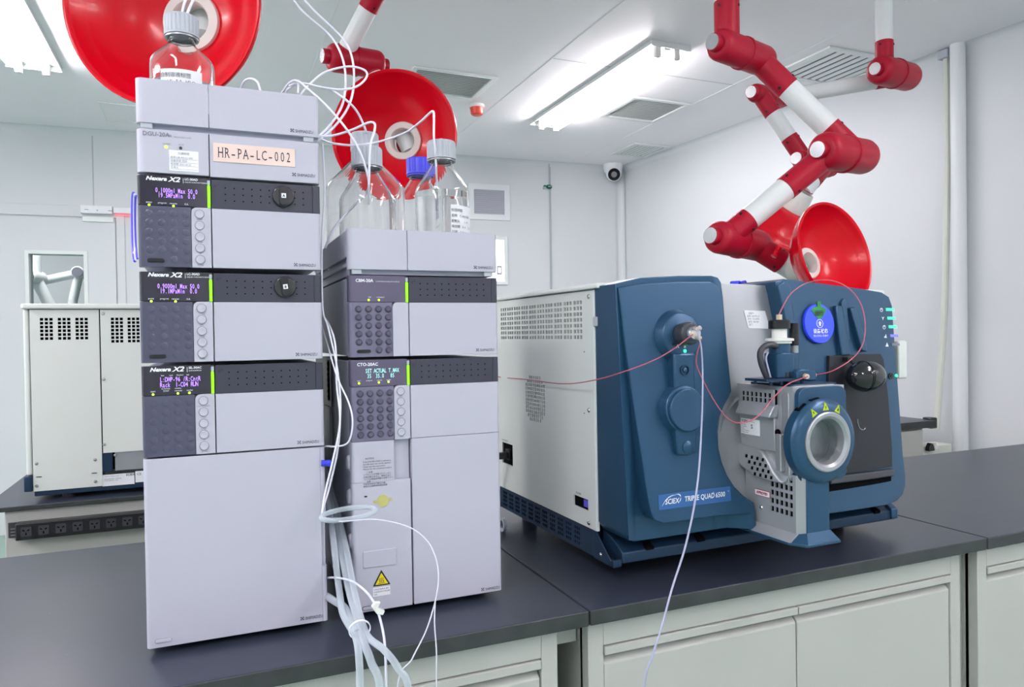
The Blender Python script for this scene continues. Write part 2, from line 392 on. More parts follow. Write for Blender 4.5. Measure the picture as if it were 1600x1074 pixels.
# wall louvre vent
def louvre(name, label, u0, u1, v0, v1, n, P, frame=.05, m='lamp_housing', sm=None, bk='seam_grey', group=None, cat='air vent', slat_ang=.6, vert=False, fth=.012):
    """grille: P(u,v,d) -> point, d towards the room"""
    c = P((u0+u1)/2, (v0+v1)/2, 0); t = thing(name, c, label, cat, group)
    bm = NB(); perf(bm, [u0-frame, u1+frame], [v0-frame, v1+frame], [(u0, u1, v0, v1)], P, fth); child_of(obj('vent_frame', bm, m, bev=.003), t)
    bm = NB(); perf(bm, [u0, u1], [v0, v1], [], lambda u, v, d: P(u, v, .0005+d), .001); child_of(obj('backing', bm, bk, smooth=False), t)
    bm = NB(); a0, a1 = (u0, u1) if vert else (v0, v1)
    for i in range(n):
        c0 = a0+(i+.5)*(a1-a0)/n; h = (a1-a0)/n*.84
        h = h*(.62 if vert else 1)
        if vert: pts = [P(c0-h/2, v0, .002), P(c0-h/2, v1, .002), P(c0+h/2, v1, .007), P(c0+h/2, v0, .007)]
        else: pts = [P(u0, c0-h/2, .007), P(u1, c0-h/2, .007), P(u1, c0+h/2, .003), P(u0, c0+h/2, .003)]
        nn = (pts[1]-pts[0]).cross(pts[2]-pts[1]).normalized()*.0015
        A = [bm.verts.new(p) for p in pts]; C = [bm.verts.new(p+nn) for p in pts]
        bm.faces.new(A); bm.faces.new(C[::-1])
        for j in range(4): bm.faces.new((A[j], C[j], C[(j+1) % 4], A[(j+1) % 4]))
    bmesh.ops.recalc_face_normals(bm, faces=bm.faces[:]); child_of(obj('slats', bm, sm or m, smooth=False), t); return t
a = bl(onback(740, 296)); b_ = bl(onback(788, 336))
louvre('wall_vent', 'square white louvred vent on the back wall beside the clear bottles', a[0], b_[0], b_[1], a[1], 12, lambda u, v, d: bp(u, v, d), .05, m='pipe_white', sm='lc_plastic')
CP = lambda u, v, d: Vector((u, v, CEIL-d))
louvre('ceiling_vent', 'white ceiling vent behind the round red hood, near the red alarm', 1.2, 1.64, 2.74, 3.1, 14, CP, .03)
louvre('ceiling_vent', 'white ceiling vent just right of the twin tube ceiling light', 2.62, 3.0, 2.76, 3.14, 15, CP, .03)
louvre('ceiling_vent', 'small white ceiling vent farthest away, above the dome camera', 3.24, 3.50, 3.72, 4.02, 7, CP, .035, vert=True, bk='ink_grey')
louvre('ceiling_vent', 'white ceiling vent near the right wall behind the large jointed arm', 3.16, 3.62, 1.72, 2.1, 8, CP, .035, vert=True, bk='ink_grey')
bm = NB(); perf(bm, [-.50, .06], [3.99, 4.4], [(-.49, .05, 4.0, 4.39)], CP, .003); hatch = obj('access_hatch', bm, 'seam_light'); tag(hatch, 'thin square access hatch outline in the ceiling above the back left', 'hatch')

# ------------------------------------------------------------------ ceiling lights
def light_fixture(x0, x1, y0, y1, label, power=1.0):
    t = thing('ceiling_light', ((x0+x1)/2, (y0+y1)/2, CEIL), label, 'ceiling light', 'twin tube ceiling lights')
    cx, cy = (x0+x1)/2, (y0+y1)/2; W, Lh = (x1-x0)/2, (y1-y0)/2
    bm = NB(); z0 = -.001
    prism(bm, [(-W, z0), (W, z0), (W, -.022), (W-.006, -.022), (W-.03, -.006), (-W+.03, -.006), (-W+.006, -.022), (-W, -.022)], 'y', -Lh, Lh)
    box(bm, -W, W, -Lh-.004, -Lh, -.03, 0); box(bm, -W, W, Lh, Lh+.004, -.03, 0); box(bm, -.02, .02, -Lh+.03, Lh-.03, -.028, -.004)
    obj('housing', bm, 'lamp_housing', t, bev=.001)
    for s in (-1, 1):
        bm = NB(); cyl(bm, (s*W*.48, -Lh+.05, -.050), (s*W*.48, Lh-.05, -.050), .0145, n=16); tb = obj('lamp_tube', bm, 'lamp_tube', t)
        bm = NB()
        for e in (-1, 1): box(bm, s*W*.48-.017, s*W*.48+.017, e*(Lh-.04)-.012, e*(Lh-.04)+.012, -.067, -.006)
        obj('lamp_holder', bm, 'ring_white', t, bev=.003)
    ld = bpy.data.lights.new('ceiling_lamp', 'AREA'); ld.shape = 'RECTANGLE'; ld.size = x1-x0-.02; ld.size_y = y1-y0-.06; ld.energy = LAMP_W*power; ld.color = (1.0, .925, .95)
    lo = bpy.data.objects.new('lamp_light', ld); link(lo, t); lo.location = (0, 0, -.070)
    return t
light_fixture(2.20, 2.44, 1.95, 3.44, 'twin tube ceiling light left of the large jointed arm')
light_fixture(-.86, -.60, 1.93, 3.40, 'twin tube ceiling light in the top left corner, beside the big red hood')
for (x, y) in ((-.73, -1.4), (2.32, -1.4), (.8, -3.4), (-2.6, .6), (-2.6, -2.6), (3.6, -2.9)):
    light_fixture(x-.12, x+.12, y-.74, y+.74, 'unseen twin tube ceiling light in the room around the viewer', power=7 if (x, y) == (-2.6, .6) else 1)  # the boosted lamp at left is an added fill for the spectrometer's side panel
ld = bpy.data.lights.new('next_room_lamp', 'AREA'); ld.shape = 'RECTANGLE'; ld.size = 1.2; ld.size_y = .3; ld.energy = 55; ld.color = (1.0, .925, .95)
lo = bpy.data.objects.new('next_room_lamp', ld); link(lo); lo.location = (-1.6, 6.3, CEIL-.03); lo['kind'] = 'structure'

# fire alarm beacon, dome camera, sensor on its conduit
c = oz(745, 164, CEIL)
t = thing('fire_alarm', c, 'small round red fire alarm on the ceiling, beside a vent', 'fire alarm')
bm = NB(); lathe(bm, [(.048, 0), (.05, -.006), (.05, -.016), (.046, -.02)], (0, 0, 0), Z_, 28); obj('mount', bm, 'ring_white', t)
bm = NB(); lathe(bm, [(.046, -.02), (.040, -.05), (.037, -.062), (.028, -.068), (0, -.068)], (0, 0, 0), Z_, 28)
for k in range(14):
    an = k*math.tau/14; box(bm, .036*math.cos(an)-.003, .036*math.cos(an)+.003, .036*math.sin(an)-.003, .036*math.sin(an)+.003, -.06, -.045)
obj('beacon', bm, 'alarm_red', t)
c = oz(957, 262, CEIL); c = onback(958, 268, .09); c.z = CEIL
t = thing('security_camera', c, 'small white dome security camera in the far corner under the ceiling', 'camera')
sz = .085
bm = NB(); lathe(bm, [(sz, 0), (sz, -.03), (sz*.94, -.05), (sz*.9, -.075)], (0, 0, 0), Z_, 32); obj('mount', bm, 'paper_white', t)
bm = NB(); bmesh.ops.create_uvsphere(bm, u_segments=28, v_segments=16, radius=sz*.82, matrix=Matrix.Translation((0, -.01, -.082))); obj('ball', bm, 'paper_white', t)
dv = (CAM-(Vector(c)+Vector((0, 0, -.082)))).normalized(); dv = (dv+Vector((.05, 0, -.12))).normalized()
bm = NB(); disc(bm, Vector((0, -.01, -.082))+dv*(sz*.60), dv, sz*.62, sz*.22, 28); ln = obj('lens_cover', bm, 'black_gloss', t)
bm = NB(); disc(bm, Vector((0, -.01, -.082))+dv*(sz*.80), dv, sz*.3, sz*.04, 24); obj('lens', bm, 'steel_dull', ln)
c = onback(858, 292, .02)
t = thing('leak_sensor', c, 'small dark green sensor clipped to the thin conduit on the back wall', 'sensor')
bm = NB(); bmesh.ops.create_uvsphere(bm, u_segments=16, v_segments=10, radius=.03); bmesh.ops.scale(bm, vec=(.95, .5, .65), verts=bm.verts[:]); box(bm, -.05, -.02, -.008, .008, -.008, .01); obj('sensor_body', bm, 'sensor_green', t)
bm = NB(); box(bm, -.055, -.035, -.01, .01, -.02, -.004); obj('clip', bm, 'cap_grey', t)
bm = NB(); box(bm, -.012, -.006, -.018, -.012, -.004, .004); box(bm, .004, .010, -.018, -.012, -.004, .004); obj('contacts', bm, 'ink_white', t)
bm = NB(); p0 = onback(858, 262, .012); p1 = onback(860, 450, .012); cyl(bm, (p0.x, p0.y, CEIL), (p0.x, p0.y, p1.z-.9), .005, n=10); tag(obj('wall_conduit', bm, 'seam_grey'), 'thin straight conduit running down the back wall from the ceiling', 'conduit')

# vertical pipe and cable trunk by the right wall
pt = onright(1496, 57, .045)
bm = NB(); cyl(bm, (pt.x, pt.y, FLOOR), (pt.x, pt.y, CEIL), .036, n=32); tag(obj('vertical_pipe', bm, 'pipe_white'), 'thick white vertical pipe against the right wall, floor to ceiling', 'pipe')
t0 = onright(1478, 72, .03)
d0 = (t0-CAM).dot(_f)
bm = NB(); tube(bm, [od(1478, 72, d0), od(1480, 160, d0), od(1480, 260, d0), od(1478, 400, d0), od(1474, 520, d0), od(1468, 600, d0), od(1463, 672, d0)], .016, n=8)
tag(obj('wall_cable', bm, 'trunk_cream'), 'loose cream cable trunk hanging bowed down the right wall', 'cable trunk')
bm = NB(); box(bm, t0.x-.03, t0.x+.01, t0.y-.03, t0.y+.03, CEIL-.05, CEIL-.005); tag(obj('pipe_clip', bm, 'cap_grey', bev=.004), 'small grey clip holding the cable trunk at the ceiling', 'clip')

# white arms seen in the neighbouring room through the vision panel
def simple_arm(pts, r, label):
    t = thing('extraction_arm', pts[0], label, 'extraction arm', 'white arms in the next room')
    for a, b in zip(pts, pts[1:]):
        bm = NB(); cyl(bm, a, b, r, n=20); child_of(obj('tube', bm, 'arm_white'), t)
    for p in pts[1:-1]:
        bm = NB(); cyl(bm, p-Y_*.12-X_*.03, p+Y_*.08+X_*.03, r*1.25, n=24); child_of(obj('joint', bm, 'arm_white', bev=.01), t)
        bm = NB(); cyl(bm, p-Y_*.135-X_*.034, p-Y_*.118-X_*.03, r*.95, n=24); child_of(obj('joint_cap', bm, 'ink_grey'), t)
    return t
yb = 6.6
q = lambda px, py, y=yb: oy(px, py, y)
P0 = q(54, 380); P0.z = CEIL
t = simple_arm([P0, q(55, 434), q(80, 482)], .05, 'white jointed extraction arm in the next room, seen through the door window')
for a, b in ((q(57, 441, 6.7), q(124, 427, 6.7)), (q(124, 427, 6.7), q(114, 470, 6.7)), (q(114, 470, 6.7), q(113, 500, 6.7))):
    bm = NB(); cyl(bm, a, b, .04, n=20); child_of(obj('tube', bm, 'arm_white'), t)
p = q(124, 427, 6.7); bm = NB(); cyl(bm, p-Y_*.12, p+Y_*.08, .055, n=24); child_of(obj('joint', bm, 'arm_white', bev=.01), t)
bm = NB(); cyl(bm, p-Y_*.135, p-Y_*.118, .045, n=24); child_of(obj('joint_cap', bm, 'ink_grey'), t)

# ================================================================== BENCHES
def bench_top(x0, x1, y0, y1, label, z1=0, th=.026):
    bm = NB(); box(bm, x0, x1, y0, y1, z1-th, z1)
    for f in bm.faces:
        if abs(f.normal.z) < .5 and f.calc_center_median(): f.material_index = 1
    bm.normal_update()
    for f in bm.faces: f.material_index = 0 if abs(f.normal.z) > .5 else 1
    return tag(obj('worktop', bm, ['bench_epoxy', 'bench_edge'], bev=.002), label, 'worktop')
BY0, BY1 = -.1205, .68
bench_top(-1.5, .669, BY0, BY1, 'black epoxy worktop under the two tall chromatograph stacks')
bench_top(.6715, 1.662, BY0, BY1, 'black epoxy worktop under the blue mass spectrometer')
bench_top(1.665, 3.90, BY0, BY1, 'empty black epoxy worktop at the right, running to the wall')

def cabinet(x0, x1, label, doors, yf=-.098, top=-.026, side='cabinet_cream', handle=True):
    t = thing('base_cabinet', ((x0+x1)/2, yf, FLOOR), label, 'cabinet')
    ox_, oz_ = (x0+x1)/2, FLOOR
    def bb(bm, a, b, c, d, e, f): box(bm, a-ox_, b-ox_, c-yf, d-yf, e-oz_, f-oz_)
    st = .030; zt = top-.048; zb = FLOOR+.10
    bm = NB(); bb(bm, x0, x1, yf+.02, .66, FLOOR+.08, top); bb(bm, x0+.03, x1-.03, yf+.05, .6, FLOOR, FLOOR+.09)
    bb(bm, x0, x0+st, yf, yf+.03, zb-.02, top); bb(bm, x1-st, x1, yf, yf+.03, zb-.02, top); bb(bm, x0+st, x1-st, yf, yf+.03, zt, top); bb(bm, x0+st, x1-st, yf, yf+.03, zb-.02, zb)
    obj('body', bm, 'cabinet_cream', t, bev=.0015)
    n = doors; wdt = (x1-x0-2*st)/n
    for i in range(n):
        a = x0+st+i*wdt+.0015; b = a+wdt-.003
        bm = NB(); prism(bm, [(yf+.003-yf, zb-oz_), (yf+.003-yf, zt-.034-oz_), (.016, zt-.0215-oz_), (.02, zt-.0215-oz_), (.02, zb-oz_)], 'x', a-ox_, b-ox_)
        d = obj('door', bm, 'cabinet_cream', t, bev=.002)
        bm = NB(); prism(bm, [(-.003, zt-.002-oz_), (-.003, zt-.016-oz_), (.003, zt-.018-oz_), (.006, zt-.006-oz_), (.02, zt-.004-oz_), (.02, zt-.0-oz_)], 'x', a-ox_, b-ox_)
        obj('pull_handle', bm, 'cabinet_cream', d, bev=.001)
        bm = NB(); bb(bm, a, b, yf+.0185, yf+.0195, zt-.026, zt-.002); obj('handle_recess', bm, 'ink_grey', d, smooth=False)
    return t
cabinet(-.42, .620, 'cream bench cabinet under the two tall chromatograph stacks', 2)
cabinet(.678, 1.605, 'cream two door cabinet under the blue mass spectrometer', 2)
cabinet(1.662, 2.60, 'cream cabinet at the right edge of the photo', 2)
cabinet(-1.45, -.45, 'cream cabinet under the left end of the near bench', 2)
cabinet(2.62, 3.5, 'cream cabinet at the far right end of the near bench', 2)
bm = NB(); box(bm, .615, .676, -.06, -.03, -.075, -.028); tag(obj('crossbar', bm, 'cabinet_cream', bev=.002), 'short cream crossbar bridging the gap between two cabinets', 'crossbar')
bm = NB(); box(bm, 1.604, 1.664, -.06, -.03, -.6, -.028); tag(obj('filler_post', bm, 'cabinet_cream', bev=.002), 'cream filler post in the gap left of the rightmost cabinet', 'post')
bm = NB(); g = lambda px, py: oy(px, py, .35)
tube(bm, [g(884, 1020), g(893, 1032), g(904, 1036), g(906, 1050), g(908, 1066), g(912, 1080)], .003, n=6); tag(obj('floor_cable', bm, 'cap_grey'), 'thin grey cable hanging behind the gap between the cabinets', 'cable')

# rear bench with the second spectrometer
bench_top(-.50, 1.1, 1.247, 2.0, 'black epoxy worktop of the second bench behind on the left', th=.014)
t = thing('rear_bench', (-.44, 1.2, FLOOR), 'cream apron and legs of the rear left bench, carrying a socket strip', 'bench frame')
def W(o, p): return child_of(o, p)
bm = NB(); box(bm, -.445, 1.05, 1.26, 1.275, -.17, -.0145); W(obj('apron', bm, 'cabinet_cream', bev=.003), t)
bm = NB(); box(bm, -.445, -.43, 1.275, 1.95, -.14, -.0145); W(obj('side_rail', bm, 'cabinet_cream', bev=.003), t)
for (x, y) in ((-.39, 1.75), (1.0, 1.32), (1.0, 1.9)):
    bm = NB(); box(bm, x-.03, x+.03, y-.03, y+.03, FLOOR, -.0145); W(obj('leg', bm, 'cabinet_cream', bev=.003), t)
# socket strip
sa = oy(24, 826, 1.2595); z_s = sa.z
t = thing('power_strip', (sa.x, 1.2595, z_s), 'long black power strip with a row of sockets on the rear bench front', 'power strip')
x0 = sa.x+.006; ztop = oy(30, 819, 1.225).z; zbot = oy(28, 846, 1.225).z
bm = NB(); box(bm, x0, .75, 1.225, 1.2592, zbot, ztop); W(obj('housing', bm, 'black_plastic', bev=.003), t)
bm = NB(); perf(bm, [x0-.022, x0], [zbot+.004, ztop-.001], [(x0-.017, x0-.005, zbot+.009, zbot+.013), (x0-.017, x0-.005, zbot+.018, zbot+.022), (x0-.017, x0-.005, zbot+.027, zbot+.031)], lambda u, v, d: Vector((u, 1.257-d, v)), .002); W(obj('mounting_ear', bm, 'black_satin'), t)
px0 = [38, 66, 94, 120, 146, 172, 197]
xs = [oy(p, 832, 1.225).x for p in px0]; pitch = (xs[-1]-xs[0])/6; zm = (ztop+zbot)/2
for k in range(13):
    xx = xs[0]+k*pitch+.004
    bm = NB(); prism(bm, rrect(xx-.013, xx+.013, zm-.013, zm+.013, .003), 'y', 1.2242, 1.2255); s_ = W(obj('socket', bm, 'black_satin'), t)
    bm = NB()
    for (dx, dz, an, l) in ((-.006, .004, -30, .006), (.006, .004, 30, .006), (0, -.006, 90, .007)):
        c_, s__ = math.cos(R_(an)), math.sin(R_(an)); hw = .0016
        pl = [(xx+dx+a*l/2*c_-b*hw*s__, zm+dz+a*l/2*s__+b*hw*c_) for a, b in ((-1, -1), (1, -1), (1, 1), (-1, 1))]
        prism(bm, pl, 'y', 1.2235, 1.2244)
    obj('socket_holes', bm, 'dark_gap', s_, smooth=False)

# far bench in the right corner
pa = oz(1463, 657, 0); pb = oz(1400, 652, 0)
bench_top(pa.x-1.4, pa.x, pa.y, pa.y+.6, 'dark worktop of the small far bench by the right wall', th=.035)
t = thing('drawer_unit', (pa.x-.7, pa.y+.3, FLOOR), 'cream drawer cabinet under the small far bench by the right wall', 'cabinet')
bm = NB(); box(bm, pa.x-1.35, pa.x-.06, pa.y+.03, pa.y+.6, FLOOR, -.036); W(obj('body', bm, 'cabinet_cream', bev=.003), t)
for k in range(3):
    bm = NB(); box(bm, pa.x-.60, pa.x-.075, pa.y+.015, pa.y+.03, -.20-.19*k, -.045-.19*k); d = W(obj('drawer', bm, 'cabinet_cream', bev=.003), t)
pr = oy(1487, 703, 1.4)
t = thing('wall_ledge', (pr.x-.4, 1.42, pr.z), 'low cream raceway ledge behind the bench at right', 'raceway')
bm = NB(); box(bm, pa.x-.055, pr.x, 1.40, 1.50, FLOOR, pr.z+.03); W(obj('raceway_body', bm, 'trunk_cream', bev=.004), t)
pp = oy(1453, 700, 1.38)
t = thing('power_plug', pp, 'small black plug lying at the foot of the cable trunk', 'plug')
bm = NB(); prism(bm, [(-.022, -.015), (.022, -.015), (.018, .005), (.008, .02), (-.004, .026), (-.018, .006)], 'y', -.012, .012); obj('plug_body', bm, 'black_plastic', t, bev=.003)
bm = NB(); cyl(bm, (.034, 0, -.01), (.034, 0, .022), .011, n=14); cyl(bm, (.05, 0, -.004), (.05, 0, .012), .008, n=14); obj('connector', bm, 'ring_white', t, bev=.002)
pq = oy(1467, 660, 1.9)
bm = NB(); box(bm, pa.x-.01, pa.x+.035, pa.y+.02, pa.y+.07, -.045, .01); tag(obj('bench_clamp', bm, 'black_plastic', bev=.005), 'black clamp on the end of the small far bench', 'clamp')

# ================================================================== SECOND SPECTROMETER (rear left, seen from behind)
YI = 1.30
def iy(px, py, y=YI): return oy(px, py, y)
t = thing('mass_spectrometer', (-.40, YI, 0), 'pale grey cabinet of a second mass spectrometer on the rear bench, seen from behind', 'mass spectrometer')
xL = iy(43, 500).x; xa0 = iy(46, 500).x; xa1 = iy(154.5, 500).x; xb0 = iy(156.5, 500).x; xR = .34
zt_ = iy(100, 482).z; zb_ = iy(60, 768).z
bm = NB(); box(bm, xL, xR, YI+.012, YI+.44, .075, zt_); W(obj('chassis', bm, 'dark_gap'), t)
bm = NB(); prism(bm, rrect(iy(31, 475, YI-.01).x, xR+.01, YI-.012, YI+.45, .01), 'z', zt_-.002, iy(100, 476).z+.002); W(obj('lid', bm, 'sciex_panel', bev=.004), t)
bm = NB(); box(bm, iy(37, 600).x, xa0-.002, YI+.005, YI+.44, iy(40, 745).z, zt_-.003); W(obj('corner_panel', bm, 'sciex_panel', bev=.006, seg=3), t)
def vent_holes(fr, x0s, wid, n, z1, rows, hh, gap, hw, hgap):
    H = []
    for xx in x0s:
        for i in range(n):
            for j in range(rows):
                H.append((xx+i*(hw+hgap), xx+i*(hw+hgap)+hw, z1-(j+1)*hh-j*gap, z1-j*(hh+gap)))
    return H
sx = (xa1-xa0)/(154.5-46)
z1 = iy(80, 497).z; z2 = iy(80, 533).z; hh = (z1-z2)/6*.72; gp = (z1-z2)/6*.28
hw = sx*5.3; hg = sx*2.0
H = vent_holes(None, [iy(62, 500).x, iy(90, 500).x, iy(117.5, 500).x], 0, 3, z1, 6, hh, gp, hw, hg)
bm = NB(); perf(bm, [xa0, xa1], [zb_, zt_-.004], H, lambda u, v, d: Vector((u, YI+d, v)), .004); W(obj('rear_panel', bm, 'sciex_panel', smooth=False), t)
zb2 = iy(180, 707).z
H = vent_holes(None, [iy(173, 500).x, iy(199, 500).x, iy(199, 500).x+.085, iy(199, 500).x+.17], 0, 3, z1, 7, hh, gp, hw, hg)
bm = NB(); perf(bm, [xb0, xR], [zb2, zt_-.004], H, lambda u, v, d: Vector((u, YI+d, v)), .004); W(obj('rear_panel', bm, 'sciex_panel', smooth=False), t)
bm = NB(); box(bm, iy(53, 762).x, xR, YI+.004, YI+.44, iy(120, 771).z, iy(120, 757).z); box(bm, iy(155, 730).x, iy(176, 730).x, YI+.004, YI+.1, iy(160, 739).z, zb2)
box(bm, iy(154, 760).x, iy(161, 760).x, YI+.003, YI+.05, iy(160, 760).z, iy(160, 740).z)
W(obj('base_rail', bm, 'sciex_blue_dark', bev=.002), t)
bm = NB(); box(bm, iy(37.5, 765).x, iy(51.5, 765).x, YI-.004, YI+.02, iy(44, 769).z, iy(44, 745).z); W(obj('corner_bracket', bm, 'sciex_blue_dark', bev=.003), t)
bm = NB(); box(bm, iy(179.5, 720).x, xR, YI+.005, YI+.011, iy(180, 736).z, zb2); W(obj('connector_panel', bm, 'sciex_silver'), t)
bm = NB(); box(bm, iy(160, 750).x, iy(210, 750).x, YI+.0015, YI+.005, iy(180, 759).z, iy(180, 741.5).z); box(bm, iy(211.5, 750).x, iy(240, 750).x, YI+.0015, YI+.005, iy(180, 757).z, iy(180, 739.5).z); W(obj('rating_label', bm, 'paper_white'), t)
a = iy(163, 746); W(writing('label_print', [('SCIEX', (iy(197, 745).x, YI+.001, iy(197, 744).z), .009, dict(bold=.0002)), ('Toll Free  Model  Serial', (a.x, YI+.001, a.z), .004), ('Rating 200-240 V  50/60 Hz', (a.x, YI+.001, a.z-.008), .004), ('Power 3000 VA   Fuse', (a.x, YI+.001, a.z-.013), .004), ('CE', (iy(214, 742).x, YI+.001, iy(214, 743).z), .010)], 'ink_dark', None), t)
for (px, py) in ((57, 725), (57.5, 760), (148.5, 719), (149, 753), (161, 490.5), (162, 593), (163, 695), (180, 712)):
    p = iy(px, py); bm = NB(); lathe(bm, [(.005, 0), (.005, .001), (.003, .0035), (0, .004)], (p.x, YI+.0005, p.z), -Y_, 14); W(obj('screw', bm, 'steel'), t)
for (px, py) in ((61, 745.5), (147.5, 739.5)):
    p = iy(px, py); bm = NB(); box(bm, p.x-.007, p.x+.007, YI-.0015, YI+.001, p.z-.001, p.z+.001); W(obj('slot', bm, 'dark_gap', smooth=False), t)
for x in (-.3, .2):
    for y in (YI+.045, YI+.4):
        bm = NB(); cyl(bm, (x, y, 0), (x, y, .045), .017, n=20); W(obj('foot', bm, 'black_satin'), t)

# ================================================================== CHROMATOGRAPH STACKS
def shimadzu(items, x, y, z, s=1.0):
    """maker's mark: small crossed square and the name"""
    items.append(('SHIMADZU', (x-.027*s, y, z-.0026), .0078*s, dict(sx=.82)))
def logo_mark(bm, x, y, z, s=1.0):
    r = .003*s
    for a in (45, 135):
        c, q = math.cos(R_(a)), math.sin(R_(a)); l, h = r*1.35, r*.13
        prism(bm, [(x+u*l*c-v*h*q, z+u*l*q+v*h*c) for u, v in ((-1, -1), (1, -1), (1, 1), (-1, 1))], 'y', y-.0002, y+.0001)
    for (a0, a1, b0, b1) in ((-r, -r*.3, -r, -r*.75), (r*.3, r, -r, -r*.75), (-r, -r*.3, r*.75, r), (r*.3, r, r*.75, r), (-r, -r*.75, -r, -r*.3), (-r, -r*.75, r*.3, r), (r*.75, r, -r, -r*.3), (r*.75, r, r*.3, r)):
        box(bm, x+a0, x+a1, y-.0002, y+.0001, z+b0, z+b1)
def maker(t, x, y, z, s=1.0, m='ink_dark'):
    s *= .86
    it = []; shimadzu(it, x, y-.0003, z, s); writing('maker_name', it, m, t)
    bm = NB(); logo_mark(bm, x-.0325*s, y-.0001, z, s); obj('maker_mark', bm, m, t, smooth=False)
PW = .0985; W_ = .26
def rbm(x0, x1, z0, z1, y0, y1, rs, n=5):
    bm = NB(); prism(bm, rrect(x0, x1, z0, z1, 0, rs, n), 'y', y0, y1); return bm
def rounded_cover(bm, x0, x1, y0, y1, z0, z1, rl, rr=.004, mi=0):
    """front cover, plan outline with rounded front-left (rl) and front-right (rr) vertical edges"""
    pl = [(x0, y1)]
    n = 6
    for i in range(n+1):
        t = R_(180+90*i/n); pl.append((x0+rl+rl*math.cos(t), y0+rl+rl*math.sin(t)))
    for i in range(n+1):
        t = R_(270+90*i/n); pl.append((x1-rr+rr*math.cos(t), y0+rr+rr*math.sin(t)))
    pl.append((x1, y1)); prism(bm, pl, 'z', z0, z1, mi)
def dimples(t, zc, z1, x0=.1195, nx=10, skip=(), m='dark_gap', dx=.0127, nz=3):
    bm = NB()
    for i in range(nx):
        for j in range(nz):
            if (i, j) in skip: continue
            disc(bm, (x0+i*dx, -.0002, z1-j*(z1-zc)/(nz-1)), -Y_, .0011, .0006, 8)
    obj('dimples', bm, m, t, smooth=False)
def round_button(t, x, z, r=.0062, m='lc_plastic', ringm='ink_grey'):
    bm = NB(); lathe(bm, [(r, 0), (r, .0010), (r*.86, .0016), (r*.5, .0012), (0, .001)], (x, -.0005, z), -Y_, 20); b = obj('button', bm, m, t)
    bm = NB(); lathe(bm, [(r*1.0, 0), (r*1.12, 0), (r*1.12, .0007), (r*1.0, .0007)], (x, -.0007, z), -Y_, 24, closed=True); obj('button_ring', bm, ringm, b)
